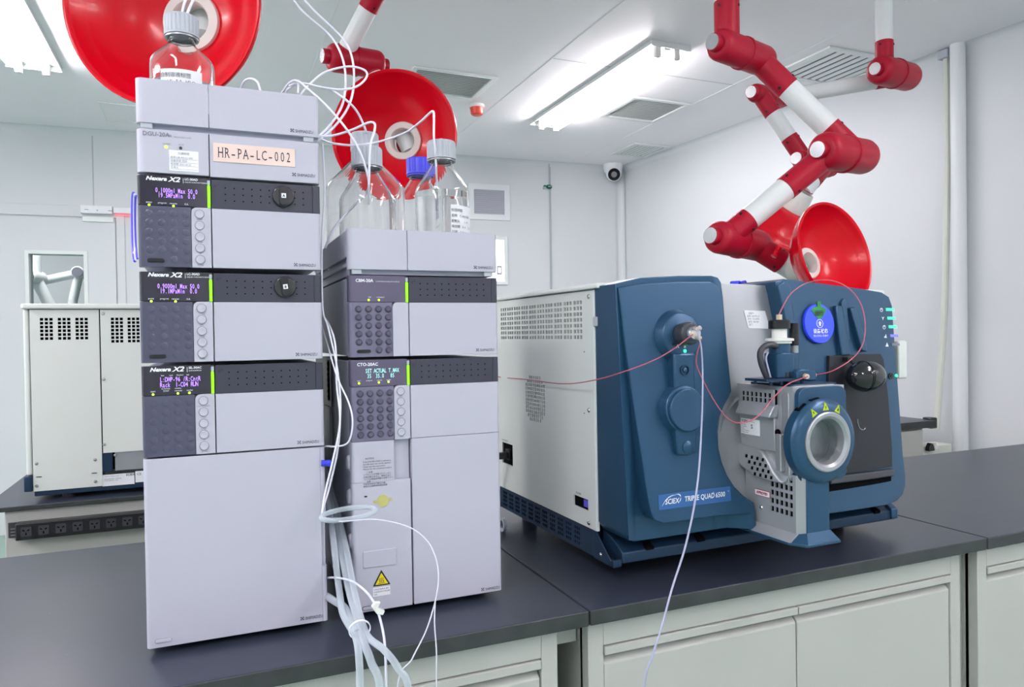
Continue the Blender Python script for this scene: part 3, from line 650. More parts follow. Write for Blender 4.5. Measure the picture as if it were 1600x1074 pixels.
def lc_unit(name, X0, Y0, z0, z1, label, cat='chromatograph unit', kind='pump', model=(), lcd=(), lcdm='lcd_violet', leds=(), ledlab=(), knob=None, seed=0, deep=.42, keym='lc_keypad', keyshow=.0008, dispm='lc_display', band=True, door=True, shell='lc_shell'):
    t = thing(name, (X0, Y0, z0), label, cat, 'chromatograph modules in the two stacks'); H = z1-z0
    # chassis
    bm = NB(); box(bm, .003, W_-.003, .017, deep, .002, H-.002); obj('chassis', bm, shell, t, bev=.002)
    zb = .0895 if kind != 'bottomless' else .0895
    off = H-.1325 if kind in ('pump',) else 0
    lowz = .0
    zs = z1-z0-.134
    D = zs+.0898                      # lower edge of the dark band
    # left control panel: display above, keypad below
    bm = NB(); rounded_cover(bm, 0, PW-.004, 0, .018, D+.0006, H, .006, .001); o = obj('display_panel', bm, dispm, t, bev=.0006); dispo = o
    bm = NB(); rounded_cover(bm, 0, .0712, 0, .018, zs, D, .006, .001); key = obj('keypad', bm, keym, t, bev=.0006)
    bm = NB(); prism(bm, rrect(.0716, PW, zs, D+.0002, 0, (0, 0, 0, .008)), 'y', -.0004, .018); obj('button_strip', bm, 'lc_plastic', t, bev=.0004)
    # the strip runs up beside the display as a thin edge, carrying the light bar
    bm = NB(); box(bm, PW-.004, PW, .001, .018, D+.0003, H-.001); obj('seam_strip', bm, 'lc_band', t)
    bm = NB(); pl = rrect(PW-.0042, PW-.0002, D+.0008, H-.010, 0, (0, .0, .0018, .0018), 3); prism(bm, pl, 'y', -.0014, .001); obj('light_bar', bm, 'green_glow', t)
    bm = NB(); box(bm, PW-.0042, PW-.0002, -.001, .001, H-.0095, H-.003); obj('light_bar_tip', bm, 'cap_grey', t)
    # keypad keys
    kn = 6 if kind in ('sampler', 'oven') else 5
    for i in range(4):
        for j in range(kn if not (knob or kind == 'bus') else kn+1):
            if (knob or kind == 'bus') and j >= kn and i < 2: continue
            cx = .0150+i*.0164; cz = D-.0112-j*.0135
            if keyshow > .001:
                bm = NB(); lathe(bm, [(.0058, 0), (.0054, keyshow*.5), (.0035, keyshow*.95), (0, keyshow)], (cx, .0002, cz), -Y_, 18); obj('key', bm, 'key_grey', key)
            else:
                bm = NB(); lathe(bm, [(.0060, 0), (.0052, .0003), (.003, .0006), (0, .0007)], (cx, .0002, cz), -Y_, 18); obj('key', bm, keym, key)
    if kind in ('pump', 'bus'):
        bm = NB(); prism(bm, rrect(.0112, .0340, zs+.0068, zs+.0122, .0027), 'y', -.0022, .001); obj('power_button', bm, 'black_plastic', t, bev=.0008)
    if kind in ('pump', 'sampler', 'oven'):
        for j in range(5): round_button(t, .0828, zs+.0800-j*.0170)
        lab = {'pump': ('prime', 'run', 'purge', 'off', 'manual'), 'sampler': ('control\u00b7needle', 'rinse', 'purge', 'off', 'prime'), 'oven': ('start', 'on', 'pump', 'off', 'mode')}[kind]
        writing('button_print', [(s, (.0828, -.0006, zs+.0800-j*.0170-.0088), .0032, dict(align='CENTER')) for j, s in enumerate(lab)], 'ink_grey', t)
    # right hand door: dark band over white cover
    xd = PW+.0016
    if band:
        bm = NB(); rounded_cover(bm, xd, W_-.012, 0, .018, D, H-.001, .0008, .0008); obj('dark_band', bm, 'lc_band', t, bev=.0005)
        bm = NB(); rounded_cover(bm, W_-.0118, W_, 0, .018, D, H-.001, .0006, .005); obj('band_end', bm, 'lc_band', t, bev=.0004)
        sk = [(i, j) for i in range(10) for j in range(3) if knob and 6 <= i <= 7]
        dimples(t, D+.0125, H-.0125, skip=sk)
        bm = NB(); box(bm, .104, .107, -.0004, 0, H-.012, H-.0085); box(bm, .1085, .1105, -.0004, 0, H-.010, H-.007); obj('lock_mark', bm, 'ink_dark', t, smooth=False)
    if door:
        bm = NB(); rounded_cover(bm, xd, W_, -.0006, .018, zs, D-.0004, .001, .006); obj('door', bm, 'lc_plastic', t, bev=.0006)
        maker(t, W_-.013, -.0006, zs+.0075, .95)
    if knob:
        c = Vector((.2035, 0, D+.0235))
        bm = NB(); lathe(bm, [(.0165, 0), (.0165, .004), (.0155, .0055), (0, .0055)], c, -Y_, 36); k = obj('rotary_knob', bm, 'black_gloss', t, bev=.0006)
        ca, sa_ = math.cos(R_(knob)), math.sin(R_(knob))
        def rot(p): return (c.x+p[0]*ca-p[1]*sa_, c.z+p[0]*sa_+p[1]*ca)
        bm = NB(); prism(bm, [rot(p) for p in rrect(-.0062, .0062, -.0150, .0150, .005)], 'y', -.0105, -.005); obj('knob_grip', bm, 'black_plastic', k, bev=.001)
        bm = NB(); prism(bm, [rot(p) for p in rrect(-.0034, .0034, -.0036, .0036, .0003)], 'y', -.0109, -.0104); obj('knob_label', bm, 'paper_white', k)
        writing('knob_letter', [('A' if knob < 5 else 'B', (c.x, -.0111, c.z-.0022), .0055, dict(align='CENTER', bold=.0002))], 'ink_dark', k)
    # printing
    if model:
        writing('model_print', model, 'ink_white', t)
    if lcd: writing('display_digits', [(s, (x, -.0006, zs+z), sz, dict(mono=mo, sx=.62, bold=.00008)) for (s, x, z, sz, mo) in lcd], lcdm, t)
    if ledlab: writing('lamp_print', [(s, (x, -.0004, zs+z), sz) for (s, x, z, sz) in ledlab], 'ink_white', t)
    for (x, z) in leds:
        bm = NB(); disc(bm, (x, -.0002, zs+z), -Y_, .0017, .0006, 12); obj('indicator_lamp', bm, 'led_green', t)
    return t, zs
NX = lambda z, m1, m2: [('Nexera', (.0115, -.0004, z), .0078, dict(shear=.3, sx=1.15, bold=.00035)), ('X2', (.0415, -.0004, z-.0008), .0100, dict(shear=.3, sx=1.25, bold=.0003)),
                        ('|', (.0605, -.0004, z-.0004), .008), (m1, (.0635, -.0004, z+.0025), .0046, dict(bold=.0001)), (m2, (.0635, -.0004, z-.0012), .0026)]
S1 = (0.0, 0.0)
# --- autosampler (bottom of left stack)
bm = NB()
t, zs = lc_unit('autosampler', 0, 0, .012, .4252, 'white autosampler with a big plain lower door, bottom of the left stack', kind='sampler', deep=.40,
    model=NX(.4132-.0078, 'SIL-30AC', 'AUTOSAMPLER'),
    lcd=[('L:DWP-96 /R:CntR', .0262, .1105, .0100, .00345), ('Rack  1-C04 RUN', .0262, .1025, .0100, .00345)],
    leds=[(.0152, .0925), (.0483, .0926), (.0640, .0928)],
    ledlab=[('start', .0120, .0958, .0034), ('STAT', .0288, .0958, .0034), ('remote', .0440, .0958, .0034), ('cooler', .0600, .0958, .0034), ('line', .0262, .1190, .003), ('rack', .0370, .1190, .003), ('fraction', .047, .1190, .003), ('vial', .060, .1190, .003), ('inj.Volume', .0262, .0995, .0028), ('runtime', .0440, .0995, .0028)])
bm = NB(); A, C_ = prism(bm, [], 'y', 0, 0) if False else (0, 0)
# lower door outline with the finger notch on its right edge
Hd = zs-.0025
dpts = rrect(0, W_, -.002, Hd, 0, (.004, .004, 0, 0))
nz1, nz0 = oy(501, 803, 0).z-.012, oy(510, 884, 0).z-.012
bm = NB(); rounded_cover(bm, 0, W_-.0075, -.0004, .018, -.002, Hd, .006, .001)
o = obj('lower_door', bm, 'lc_plastic', t, bev=.0007)
bm = NB(); rounded_cover(bm, W_-.0075, W_, -.0004, .018, nz1, Hd, .0005, .005); rounded_cover(bm, W_-.0075, W_, -.0004, .018, -.002, nz0, .0005, .005); rounded_cover(bm, W_-.0075, W_-.001, .007, .018, nz0, nz1, .0005, .002); obj('door_grip_edge', bm, 'lc_plastic', o)
maker(t, .2480, -.0005, .0075, 1.0)
bm = NB(); prism(bm, rrect(.0112, .0330, .0058, .0106, .0024), 'y', -.0022, .0); obj('power_button', bm, 'lc_plastic', t, bev=.0008)
bm = NB(); prism(bm, rrect(.0106, .0336, .0052, .0112, .003), 'y', -.0008, .0); obj('button_surround', bm, 'ink_grey', t)
for x in (.04, .22):
    for y in (.04, .36):
        bm = NB(); cyl(bm, (x, y, -.012), (x, y, .003), .014, n=20); obj('foot', bm, 'black_plastic', t)
# --- pumps
pl = [('pump', .0115, .0935, .0034), ('prog.run', .0270, .0932, .0034), ('remote', .0425, .0930, .0034), ('G.E.', .0625, .0928, .0034)]
for (z0, z1, lcd1, lcd2, kn, lab) in ((.4302, .5640, '0.9000ml Max 50.0', ' 19.1MPaMin  0.0', 8, 'lower white pump unit with dark control band, knob letter B, middle of the left stack'),
                                 (.5720, .7050, '0.1000ml Max 50.0', ' 19.5MPaMin  0.0', .1, 'upper white pump unit with dark control band, knob letter A, under the degasser')):
    lc_unit('solvent_pump', 0, 0, z0, z1, lab, kind='pump', knob=kn, model=NX((z1-z0)-.0070, 'LC-30AD', 'LIQUID CHROMATOGRAPH'),
        lcd=[(lcd1, .0255, .1095, .0098, .00335), (lcd2, .0255, .1022, .0098, .00335)], leds=[(.0154, .0905), (.0477, .0903)], ledlab=pl)
# dark plinth spacers between units
# --- degasser
t = thing('degasser', (0, 0, .7072), 'white degasser with a pink number plate HR-PA-LC-002, in the left stack', 'degasser', 'chromatograph modules in the two stacks'); H = .0655
bm = NB(); box(bm, .003, .257, .017, .40, 0, H-.003); obj('chassis', bm, 'lc_plastic', t, bev=.002)
bm = NB(); rounded_cover(bm, 0, PW-.0012, 0, .018, 0.002, H, .012, .0006); obj('left_cover', bm, 'lc_plastic', t, bev=.001)
bm = NB(); rounded_cover(bm, PW+.0002, W_, 0, .018, 0.001, H, .0006, .006); obj('right_cover', bm, 'lc_plastic', t, bev=.001)
bm = NB(); box(bm, .1035, .2225, -.0012, 0, .0245, .0525); pt_ = obj('number_plate', bm, 'plate_pink', t); tag(pt_, 'pink number plate reading HR-PA-LC-002')
bm = NB()
s = 'HR-PA-LC-002'; pit = .00895; xs0 = .1140
for i, ch in enumerate(s):
    wide = .62 if ch == '-' else .56
    text_into(bm, ch, (xs0+i*pit, -.0013, .0312), X_, Z_, .0215, align='CENTER', sx=wide+(.35 if ch == '-' else 0), bold=-.00004)
    serifs = {'H': [(-1, 0), (1, 0), (-1, 1), (1, 1)], 'R': [(-1, 0), (-1, 1), (1.1, 0)], 'P': [(-1, 0), (-1, 1)], 'A': [(-1.1, 0), (1.1, 0)], 'L': []}.get(ch, [])
    for (sx_, top) in serifs:
        x = xs0+i*pit+sx_*.0028; z = .0313+(.0146 if top else 0)
        box(bm, x-.0012, x+.0012, -.0016, -.0014, z-.00025, z+.00025)
obj('plate_lettering', bm, 'ink_dark', t, smooth=False)
maker(t, .2485, 0, .0130, 1.0)
writing('model_print', [('DGU-20A', (.0085, -.0004, .0555), .0086, dict(bold=.00015)), ('5R', (.0418, -.0004, .0555), .0052), ('DEGASSING UNIT', (.0500, -.0004, .0552), .0030), ('POWER', (.0350, -.0004, .0440), .0030), ('MUTE', (.0560, -.0004, .0445), .0028)], 'ink_grey', t)
bm = NB(); disc(bm, (.0395, -.0002, .0405), -Y_, .0021, .0008, 16); obj('indicator_lamp', bm, 'led_green', t)
bm = NB(); disc(bm, (.0590, -.0002, .0405), -Y_, .0022, .0012, 16); obj('mute_button', bm, 'ink_dark', t)
bm = NB(); box(bm, .0432, .0830, -.0006, 0, .0065, .0368); lb = obj('status_sticker', bm, 'paper_white', t)
writing('sticker_writing', [('\u4eea\u5668\u6807\u7b7e', (.055, -.0008, .0310), .0040), ('\u540d\u79f0 HR-PA-LC-002', (.0450, -.0008, .0250), .0036), ('\u8bbe\u5907\u72b6\u6001 \u5b8c\u597d', (.0450, -.0008, .0200), .0036), ('\u6709\u6548\u671f 2021.04.20', (.0450, -.0008, .0150), .0036), ('\u8d1f\u8d23\u4eba', (.0450, -.0008, .0100), .0036)], 'ink_grey', lb)
bm = NB()
for z in (.0240, .0190, .0140, .0090): box(bm, .0445, .082, -.0008, -.0006, z-.00015, z+.00015)
obj('sticker_lines', bm, 'ink_grey', lb, smooth=False)

def tray(X0, Y0, z0, z1, label, deep=.36, floor=.012, feet=True, side=False):
    t = thing('reservoir_tray', (X0, Y0, z0), label, 'tray', 'white reservoir trays topping the stacks'); H = z1-z0
    bm = NB(); rounded_cover(bm, 0, PW-.0006, 0, .016, .006, H, .010, .0005); obj('front_left', bm, 'lc_plastic', t, bev=.001)
    bm = NB(); rounded_cover(bm, PW+.0004, W_, 0, .016, .006, H, .0005, .006); obj('front_right', bm, 'lc_plastic', t, bev=.001)
    bm = NB(); box(bm, .002, W_-.002, .016, deep, floor, floor+.006)
    pls = [(.014, .028), (.05, .028), (deep*.9, .028), (deep, .034), (deep, H-.012), (deep-.01, H-.006), (.2, H-.001), (.014, H-.001)]
    for (a, b) in ((.001, .005), (W_-.005, W_-.001)): prism(bm, pls, 'x', a, b)
    box(bm, .003, W_-.003, deep-.004, deep, floor, H-.01); obj('tray_body', bm, 'lc_plastic', t, bev=.0008)
    bm = NB(); box(bm, .006, W_-.008, .010, deep-.01, -.002, .03); obj('plinth', bm, 'lc_shell', t, bev=.001)
    bm = NB()
    for x in (.014, W_-.016): box(bm, x-.008, x+.008, .002, .02, -.002, .008)
    obj('foot', bm, 'cap_grey', t, bev=.001)
    maker(t, W_-.013, 0, .0135, 1.0); return t
tray(0, 0, .7755, .8465, 'white reservoir tray on the left stack, one bottle standing in it', deep=.34)

# --- right stack
X2, Y2 = .3034, .0052
tray(X2, Y2, .5680, .6409, 'white reservoir tray on the right stack, four bottles standing in it', deep=.40)
t, zs = lc_unit('bus_module', X2, Y2, .4301, .5643, 'white controller unit marked CBM-20A, second from the top of the right stack', kind='bus', deep=.40, keyshow=.0042, keym='lc_keypad_light', dispm='lc_display_grey', shell='lc_shell',
    model=[('CBM-20A', (.0110, -.0004, .1232), .0072, dict(bold=.0002)), ('COMMUNICATIONS BUS MODULE', (.0440, -.0004, .1235), .0026)], leds=[(.0321, .0936), (.0490, .0936)], ledlab=[('TCP', (.0310), .0972, .0028), ('CONNECT', .0450, .0972, .0028)])
# column oven
t, zs = lc_unit('column_oven', X2, Y2, .012, .4256, 'tall white column oven marked CTO-20AC, base of the right stack', kind='oven', deep=.40, keyshow=.0042, keym='lc_keypad_light', dispm='lc_display_grey', shell='lc_shell', door=False,
    model=[('CTO-20AC', (.0110, -.0004, .4038), .0072, dict(bold=.00018))], lcd=[('SET ACTUAL T.MAX', .0262, .1125, .0098, .00350), ('35  35.0   85', .0290, .1040, .0098, .00350)], lcdm='lcd_cyan',
    leds=[(.0139, .0960), (.0465, .0962), (.0626, .0967)], ledlab=[('start', .0110, .0992, .003), ('prog.run', .0255, .0992, .003), ('remote', .0430, .0992, .003), ('cooler', .0590, .0992, .003)])
# extra key row space, doors
D = zs+.0898; xd = PW+.0016
bm = NB(); rounded_cover(bm, xd, W_, -.0006, .018, zs+.0005, D-.0004, .001, .006); obj('upper_door', bm, 'lc_plastic', t, bev=.0006)
bm = NB(); rounded_cover(bm, xd, W_, -.0006, .018, -.001, zs-.0002, .001, .006); rdoor = obj('right_door', bm, 'lc_plastic', t, bev=.0012)
maker(t, .2510, -.0006, .0060, 1.0)
nx0, nx1, nzb = .0715, .0965, oy(617, 750, Y2).z-.012
bm = NB(); rounded_cover(bm, 0, nx0-.0005, 0, .018, nzb, zs-.0005, .006, .003); rounded_cover(bm, 0, PW-.0012, 0, .018, -.001, nzb-.0002, .006, .001)
ld_ = obj('left_door', bm, 'lc_plastic', t, bev=.0005)
bm = NB(); box(bm, nx0-.0005, PW-.001, .010, .018, nzb, zs-.0005); obj('grip_recess', bm, 'lc_plastic', ld_)
yy = -.0006
writing('notice_print', [('NOTICE', (.0215, yy, .2500), .0040)]+[(s, (.0180, yy, .2450-.0040*i), .0035) for i, s in enumerate(('If the DOOR LOCK is activated,', 'the left door can not be opened.', 'Please see the instruction', 'Manual for the unlock procedure.'))]
    + [('\u3054\u6ce8\u610f', (.0230, yy, .2275), .0035), ('\u30c9\u30a2\u30ed\u30c3\u30af\u304c\u4f5c\u52d5\u3055\u308c\u3066\u3044\u308b\u3068', (.0180, yy, .2238), .0033), ('\u5de6\u6249\u306f\u958b\u304d\u307e\u305b\u3093\u3002\u89e3\u9664\u65b9\u6cd5\u306b', (.0180, yy, .2200), .0033), ('\u3064\u3044\u3066\u306f\u53d6\u6271\u8aac\u660e\u66f8\u3092\u53c2\u7167\u4e0b\u3055\u3044\u3002', (.0180, yy, .2162), .0033), ('\u6ce8\u610f', (.0230, yy, .2122), .0035), ('\u9580\u9501\u4f7f\u7528\u6642\u5de6\u9580\u7121\u6cd5\u6253\u958b\uff0c', (.0180, yy, .2084), .0033), ('\u89e3\u9501\u65b9\u6cd5\u8acb\u53c3\u95b1\u4f7f\u7528\u8aaa\u660e\u66f8', (.0180, yy, .2046), .0033)], 'ink_dark', t)
bm = NB(); disc(bm, (.0497, 0, .1795), -Y_, .0100, .0008, 32); obj('brass_disc', bm, 'brass_disc', t)
for x, z in ((.0365, .1790), (.0632, .1808)):
    bm = NB(); disc(bm, (x, 0, z), -Y_, .0026, .0009, 16); obj('screw', bm, 'brass_disc', t)
bm = NB(); prism(bm, rrect(.0190, .0240, .1880, .1905, .0012), 'y', -.0006, .001); prism(bm, rrect(.0180, .0270, .1690, .1705, .0003), 'y', -.0006, .001); obj('slot', bm, 'ink_dark', t)
bm = NB(); prism(bm, rrect(.0150, .0712, .0712, .0992, .002), 'y', -.0016, .001); obj('blank_plate', bm, 'lc_plastic', t, bev=.0010)
bm = NB(); tri = [(.0450, .0652), (.0308, .0395), (.0600, .0395)]; prism(bm, tri, 'y', -.0006, 0); tr = obj('heat_warning', bm, 'black_plastic', t)
bm = NB(); prism(bm, [(.0450, .0605), (.0345, .0415), (.0562, .0415)], 'y', -.0008, -.0005); obj('warning_face', bm, 'warn_yellow', tr)
bm = NB()
for k in range(3):
    x = .0418+k*.0030; tube(bm, [(x, -.001, .0448), (x+.001, -.001, .0470), (x-.0008, -.001, .0495), (x+.0006, -.001, .0525)], .00045, n=6, k=4)
box(bm, .0395, .0505, -.001, -.0007, .0428, .0436); obj('heat_symbol', bm, 'ink_dark', tr)
bm = NB(); box(bm, .0308, .0595, -.0004, 0, .0225, .0368); st = obj('warning_sticker', bm, 'paper_white', t)
writing('sticker_print', [('\u4ece\u5b89\u5168\u65b9\u9762\u8003\u8651 \u8bf7\u52ff', (.0318, -.0006, .0330), .0027), ('\u5728\u9ad8\u6e29\u72b6\u6001\u6253\u5f00\u67f1\u6e29\u7bb1', (.0318, -.0006, .0288), .0027), ('\u6ce8\u610f\uff01', (.0318, -.0006, .0246), .0027)], 'ink_dark', st)
bm = NB(); prism(bm, rrect(.0130, .0345, .0030, .0080, .0025), 'y', -.0022, .001); obj('power_button', bm, 'lc_plastic', t, bev=.0007)
bm = NB(); prism(bm, rrect(.0122, .0353, .0022, .0088, .003), 'y', -.0008, .001); obj('button_surround', bm, 'ink_dark', t)
for z in (.262, .205, .130):        # hose grommets on the side
    bm = NB(); lathe(bm, [(.013, 0), (.013, .003), (.010, .0055), (0, .006)], (.003, .030, z-.02), -X_, 24); g_ = obj('grommet', bm, 'lc_plastic', t)
bm = NB(); box(bm, -.002, .003, .212, .300, .12, .318); obj('side_plate', bm, 'cabinet_cream', t, bev=.002)
bm = NB(); box(bm, 0, .003, .216, .245, .33, .408)
for k in range(7): prism(bm, [(.222, .335+k*.0105), (.236, .3385+k*.0105), (.222, .342+k*.0105)], 'x', -.002, .001)
obj('side_vents', bm, 'dark_gap', t, smooth=False)
bm = NB(); box(bm, .0, .003, .2, .4, .32, .41); obj('side_cover', bm, 'lc_band', t)
for x in (.04, .22):
    for y in (.04, .36):
        bm = NB(); cyl(bm, (x, y, -.012), (x, y, .003), .014, n=20); obj('foot', bm, 'black_plastic', t)

# ================================================================== BOTTLES
def bottle(c, R, H, label, cone=.05, cap='cap_grey', fill=0, writing_=None, tubes=0, lab=None, neck=.0155, capr=.0275, caph=.034, stub=False, grp='clear glass solvent bottles on the trays'):
    """c base centre, R body radius, H height to cap top"""
    t = thing('solvent_bottle', c, label, 'bottle', grp)
    zc = H-caph; zn = zc-.004; nr = .0195; sh = zn-.008-cone
    th = .0022
    out = [(0, .002), (R*.80, 0), (R*.95, .004), (R, .014), (R, sh-.004), (R*.985, sh+.003), (R*.93, sh+.010), (nr+.004, zn-.012), (nr, zn-.004), (nr+.003, zn-.002), (nr+.003, zn), (nr-.0, zn+.001), (nr, zc+.018)]
    inn = [(max(0, r-th), h) for r, h in out[::-1]]; inn = [(r, max(h, .006)) for r, h in inn]; inn[-1] = (0, .006)
    bm = NB(); lathe(bm, out+inn, (0, 0, 0), Z_, 48); obj('glass_body', bm, 'glass', t, ang=50)
    if fill:
        f = H*fill; pr = [(0, .0075), (R*.92, .0075), (R-th-.0004, .018)]
        if f > sh: pr += [(R-th-.0004, sh-.004), (R*.92-th, sh+.010)]
        else: pr += [(R-th-.0004, f)]
        pr += [(0, pr[-1][1])]
        bm = NB(); lathe(bm, pr, (0, 0, 0), Z_, 40); obj('liquid', bm, 'liquid', t, ang=40)
    # ribbed cap
    bm = NB(); n = 72; prof = [(capr, zc), (capr, zc+.003), (None, zc+.0035), (None, H-.003), (capr-.0022, H), (0, H)]
    rings = []
    for r, h in prof:
        if r == 0: rings.append([bm.verts.new((0, 0, h))]); continue
        rr = []
        for i in range(n):
            q_ = (capr-.0002) if r is None and i % 3 else (capr-.0014 if r is None else r)
            an = i*math.tau/n; rr.append(bm.verts.new((q_*math.cos(an), q_*math.sin(an), h)))
        rings.append(rr)
    for a, b in zip(rings, rings[1:]):
        for i in range(n):
            j = (i+1) % n
            if len(b) == 1: bm.faces.new((a[i], a[j], b[0]))
            else: bm.faces.new((a[i], a[j], b[j], b[i]))
    bm.faces.new(rings[0][::-1]); obj('cap', bm, cap, t, ang=25)
    bm = NB(); lathe(bm, [(nr+.0025, zc-.0035), (capr-.001, zc-.0035), (capr-.001, zc-.0010), (nr+.0025, zc-.0010)], (0, 0, 0), Z_, 40, closed=True); obj('pouring_ring', bm, 'steel_dull' if cap == 'cap_grey' else 'cap_blue', t)
    if stub:
        bm = NB(); cyl(bm, (0, 0, H-.001), (0, 0, H+.006), .0055, n=18); obj('tube_port', bm, 'ring_white', t, bev=.001)
    if lab:
        a0, a1, z0, z1, lines = lab
        bm = NB(); n = 14; A = []
        for i in range(n+1):
            an = R_(a0+(a1-a0)*i/n); A.append([bm.verts.new(((R+o_)*math.cos(an), (R+o_)*math.sin(an), z)) for o_, z in ((.0004, z0), (.0004, z1), (.0008, z1), (.0008, z0))])
        for a, b in zip(A, A[1:]):
            for k in range(4): bm.faces.new((a[k], b[k], b[(k+1) % 4], a[(k+1) % 4]))
        bmesh.ops.recalc_face_normals(bm, faces=bm.faces[:]); lo_ = obj('label', bm, 'paper_white', t)
        bm = NB()
        for li, (s, z, size) in enumerate(lines):
            wch = size*.62*(1.5 if any(ord(ch) > 255 for ch in s) else 1)
            an = R_(a0+4)
            for ch in s:
                if ch != ' ':
                    cdir = Vector((math.cos(an), math.sin(an), 0)); ux = Vector((-math.sin(an), math.cos(an), 0))
                    text_into(bm, ch, cdir*(R+.0011)+Z_*z-ux*wch/2, ux, Z_, size)
                an += wch/R
                if math.degrees(an) > a1-3: break
        obj('label_writing', bm, 'ink_dark', lo_, smooth=False)
    return t
# label angles: 270 deg faces the viewer side (-Y)
cA = oy(284, 60, .16); bottle((cA.x, .16, .796), .0505, 1.0055-.796, 'clear glass bottle with a white handwritten label, on the left stack', cone=.036, fill=.45, stub=False,
    lab=(232, 306, .030, .106, [('\u81ea\u5236\u6eb6\u6db2\u6807\u7b7e', .0930, .0085), ('0.1% FA-H2O  LA', .0830, .0075), ('2021.04.18', .070, .007)]))
cB = oy(574, 300, .112); hB = oy(574, 232, .112).z-.586
bottle((cB.x, .112, .586), .0500, hB, 'front left clear bottle with grey cap on the right stack, tube running in', fill=0)
cC = oy(571, 300, .245); hC = oy(571, 210, .245).z-.586
bottle((cC.x, .245, .586), .0760, hC, 'largest clear bottle, wide shouldered, behind the front left bottle', cone=.062, fill=0, stub=True)
cD = oy(655.5, 300, .330); hD = oy(655, 249, .330).z-.586
bottle((cD.x, .330, .586), .0480, hD, 'clear bottle with a bright blue cap, half hidden on the right stack', cap='cap_blue', cone=.044, fill=.35)
cE = oy(690.5, 300, .14); hE = oy(685, 222, .14).z-.586
bottle((cE.x, .14, .586), .0515, hE, 'front right clear bottle with grey cap and handwritten label, one tube rising from it', fill=.60, stub=True,
    lab=(270, 338, .045, .118, [('\u6807\u7b7e\u5185\u5bb9', .1060, .0065), ('\u540d\u79f0 CH3OH', .0960, .0062), ('\u914d\u5236\u4eba  LA', .0860, .0062), ('\u6709\u6548\u671f 04.25', .0760, .0062), ('\u65e5\u671f 2021.4.18', .0660, .0062)]))

# ================================================================== MASS SPECTROMETER (main)
ms = thing('mass_spectrometer', MO, 'large blue and grey mass spectrometer marked SCIEX TRIPLE QUAD 6500 on the near bench', 'mass spectrometer', rz=MA)
def yf(x, z):
    """front skin of the blue pods"""
    return -(.092+.045*(.56-z)/.48)+(.045*((max(0, x-.30))/.46)**2)+(max(0, .112-z)*1.1 if x < .26 else 0)
def surf(px, py, off=0, it=12):
    y = -.1
    for _ in range(it):
        p = my(px, py, y+off); y = yf(p.x, p.z)
    return my(px, py, y+off)
def skin(poly, back, m, name, parent, off=0, bev=.008, seg=3, step=.03, zstep=None, bang=40):
    """panel: outline in local x,z; front follows the curved skin; extruded back to y=back"""
    bm = NB(); vs__ = [bm.verts.new((p[0], 0, p[1])) for p in poly]; f = bm.faces.new(vs__)
    xs_ = [p[0] for p in poly]; x = min(xs_)+step
    while x < max(xs_)-.004:
        bmesh.ops.bisect_plane(bm, geom=bm.verts[:]+bm.edges[:]+bm.faces[:], plane_co=(x, 0, 0), plane_no=(1, 0, 0)); x += step
    front = bm.faces[:]
    r_ = bmesh.ops.extrude_face_region(bm, geom=front)
    nv = [v for v in r_['geom'] if isinstance(v, bmesh.types.BMVert)]
    nvs = set(nv)
    for v in bm.verts:
        if v in nvs: v.co.y = back if not callable(back) else back(v.co.x, v.co.z)
        else: v.co.y = yf(v.co.x, v.co.z)+off
    bmesh.ops.recalc_face_normals(bm, faces=bm.faces[:])
    return obj(name, bm, m, parent, bev=bev, seg=seg, ang=40, bang=bang)
def P2(*q): return [(surf(*a).x, surf(*a).z) for a in q]
# chassis core
bm = NB(); box(bm, .004, .775, .0, .455, .082, .546); obj('chassis', bm, 'dark_gap', ms)
# side panel with vents (x = 0 plane); u is y, v is z
H = []
z1, z2 = .5290, .4525; y_f, y_b = .062-.0, .445
sv = mx(772, 480, 0)
rows = 7; hh = (z1-z2)/rows*.66; gp = (z1-z2)/rows*.34/1*rows/(rows-1)
edges = [mx(px, 500, 0).y for px in (909.0, 893.0, 877.5, 863, 850, 837, 824.5, 812.5, 801.5, 791)]
for i, e in enumerate(edges):
    wv = .0385*.86
    for k in range(3):
        a = e+k*.0125; 
        for j in range(rows): H.append((a, a+.0082, z1-hh*(j+1)-gp*j, z1-gp*j-hh*j))
def oct_rows():
    out = []; ycen = .252; zt = mx(836, 588, 0).z; zb = mx(836, 660, 0).z; n = 12; hz = (zt-zb)/n
    for j in range(n):
        k = 10 if 2 <= j <= 9 else (8 if j in (1, 10) else 6)
        for i in range(k):
            y = ycen+(i-k/2)*.0102+.0015; out.append((y, y+.0068, zt-hz*(j+1)+hz*.2, zt-hz*j-hz*.02))
    return out
H += oct_rows()
ya, yb_ = mx(801, 700, 0).y, mx(785, 700, 0).y
za, zb__ = mx(801, 696, 0).z, mx(801, 729, 0).z
H.append((ya, yb_, zb__, za))
sa, sb = mx(919, 788, 0), mx(896, 777, 0)
H.append((sa.y, sb.y, mx(905, 793, 0).z, mx(905, 776, 0).z))
zlo, zhi = .0815, .547
bm = NB(); perf(bm, [-.0115, .470], [zlo, zhi], H, lambda u, v, d: Vector((d, u, v)), .0035); sp = obj('side_panel', bm, 'sciex_panel', ms, smooth=False)
bm = NB(); prism(bm, rrect(-.0165, -.0115, zlo, zhi, .0005), 'x', .0, .006); obj('side_panel_edge', bm, 'seam_light', sp, bev=.001)
bm = NB(); box(bm, .014, .018, ya-.005, yb_+.01, zb__-.006, za+.006); obj('inlet_recess', bm, 'steel_dull', ms)
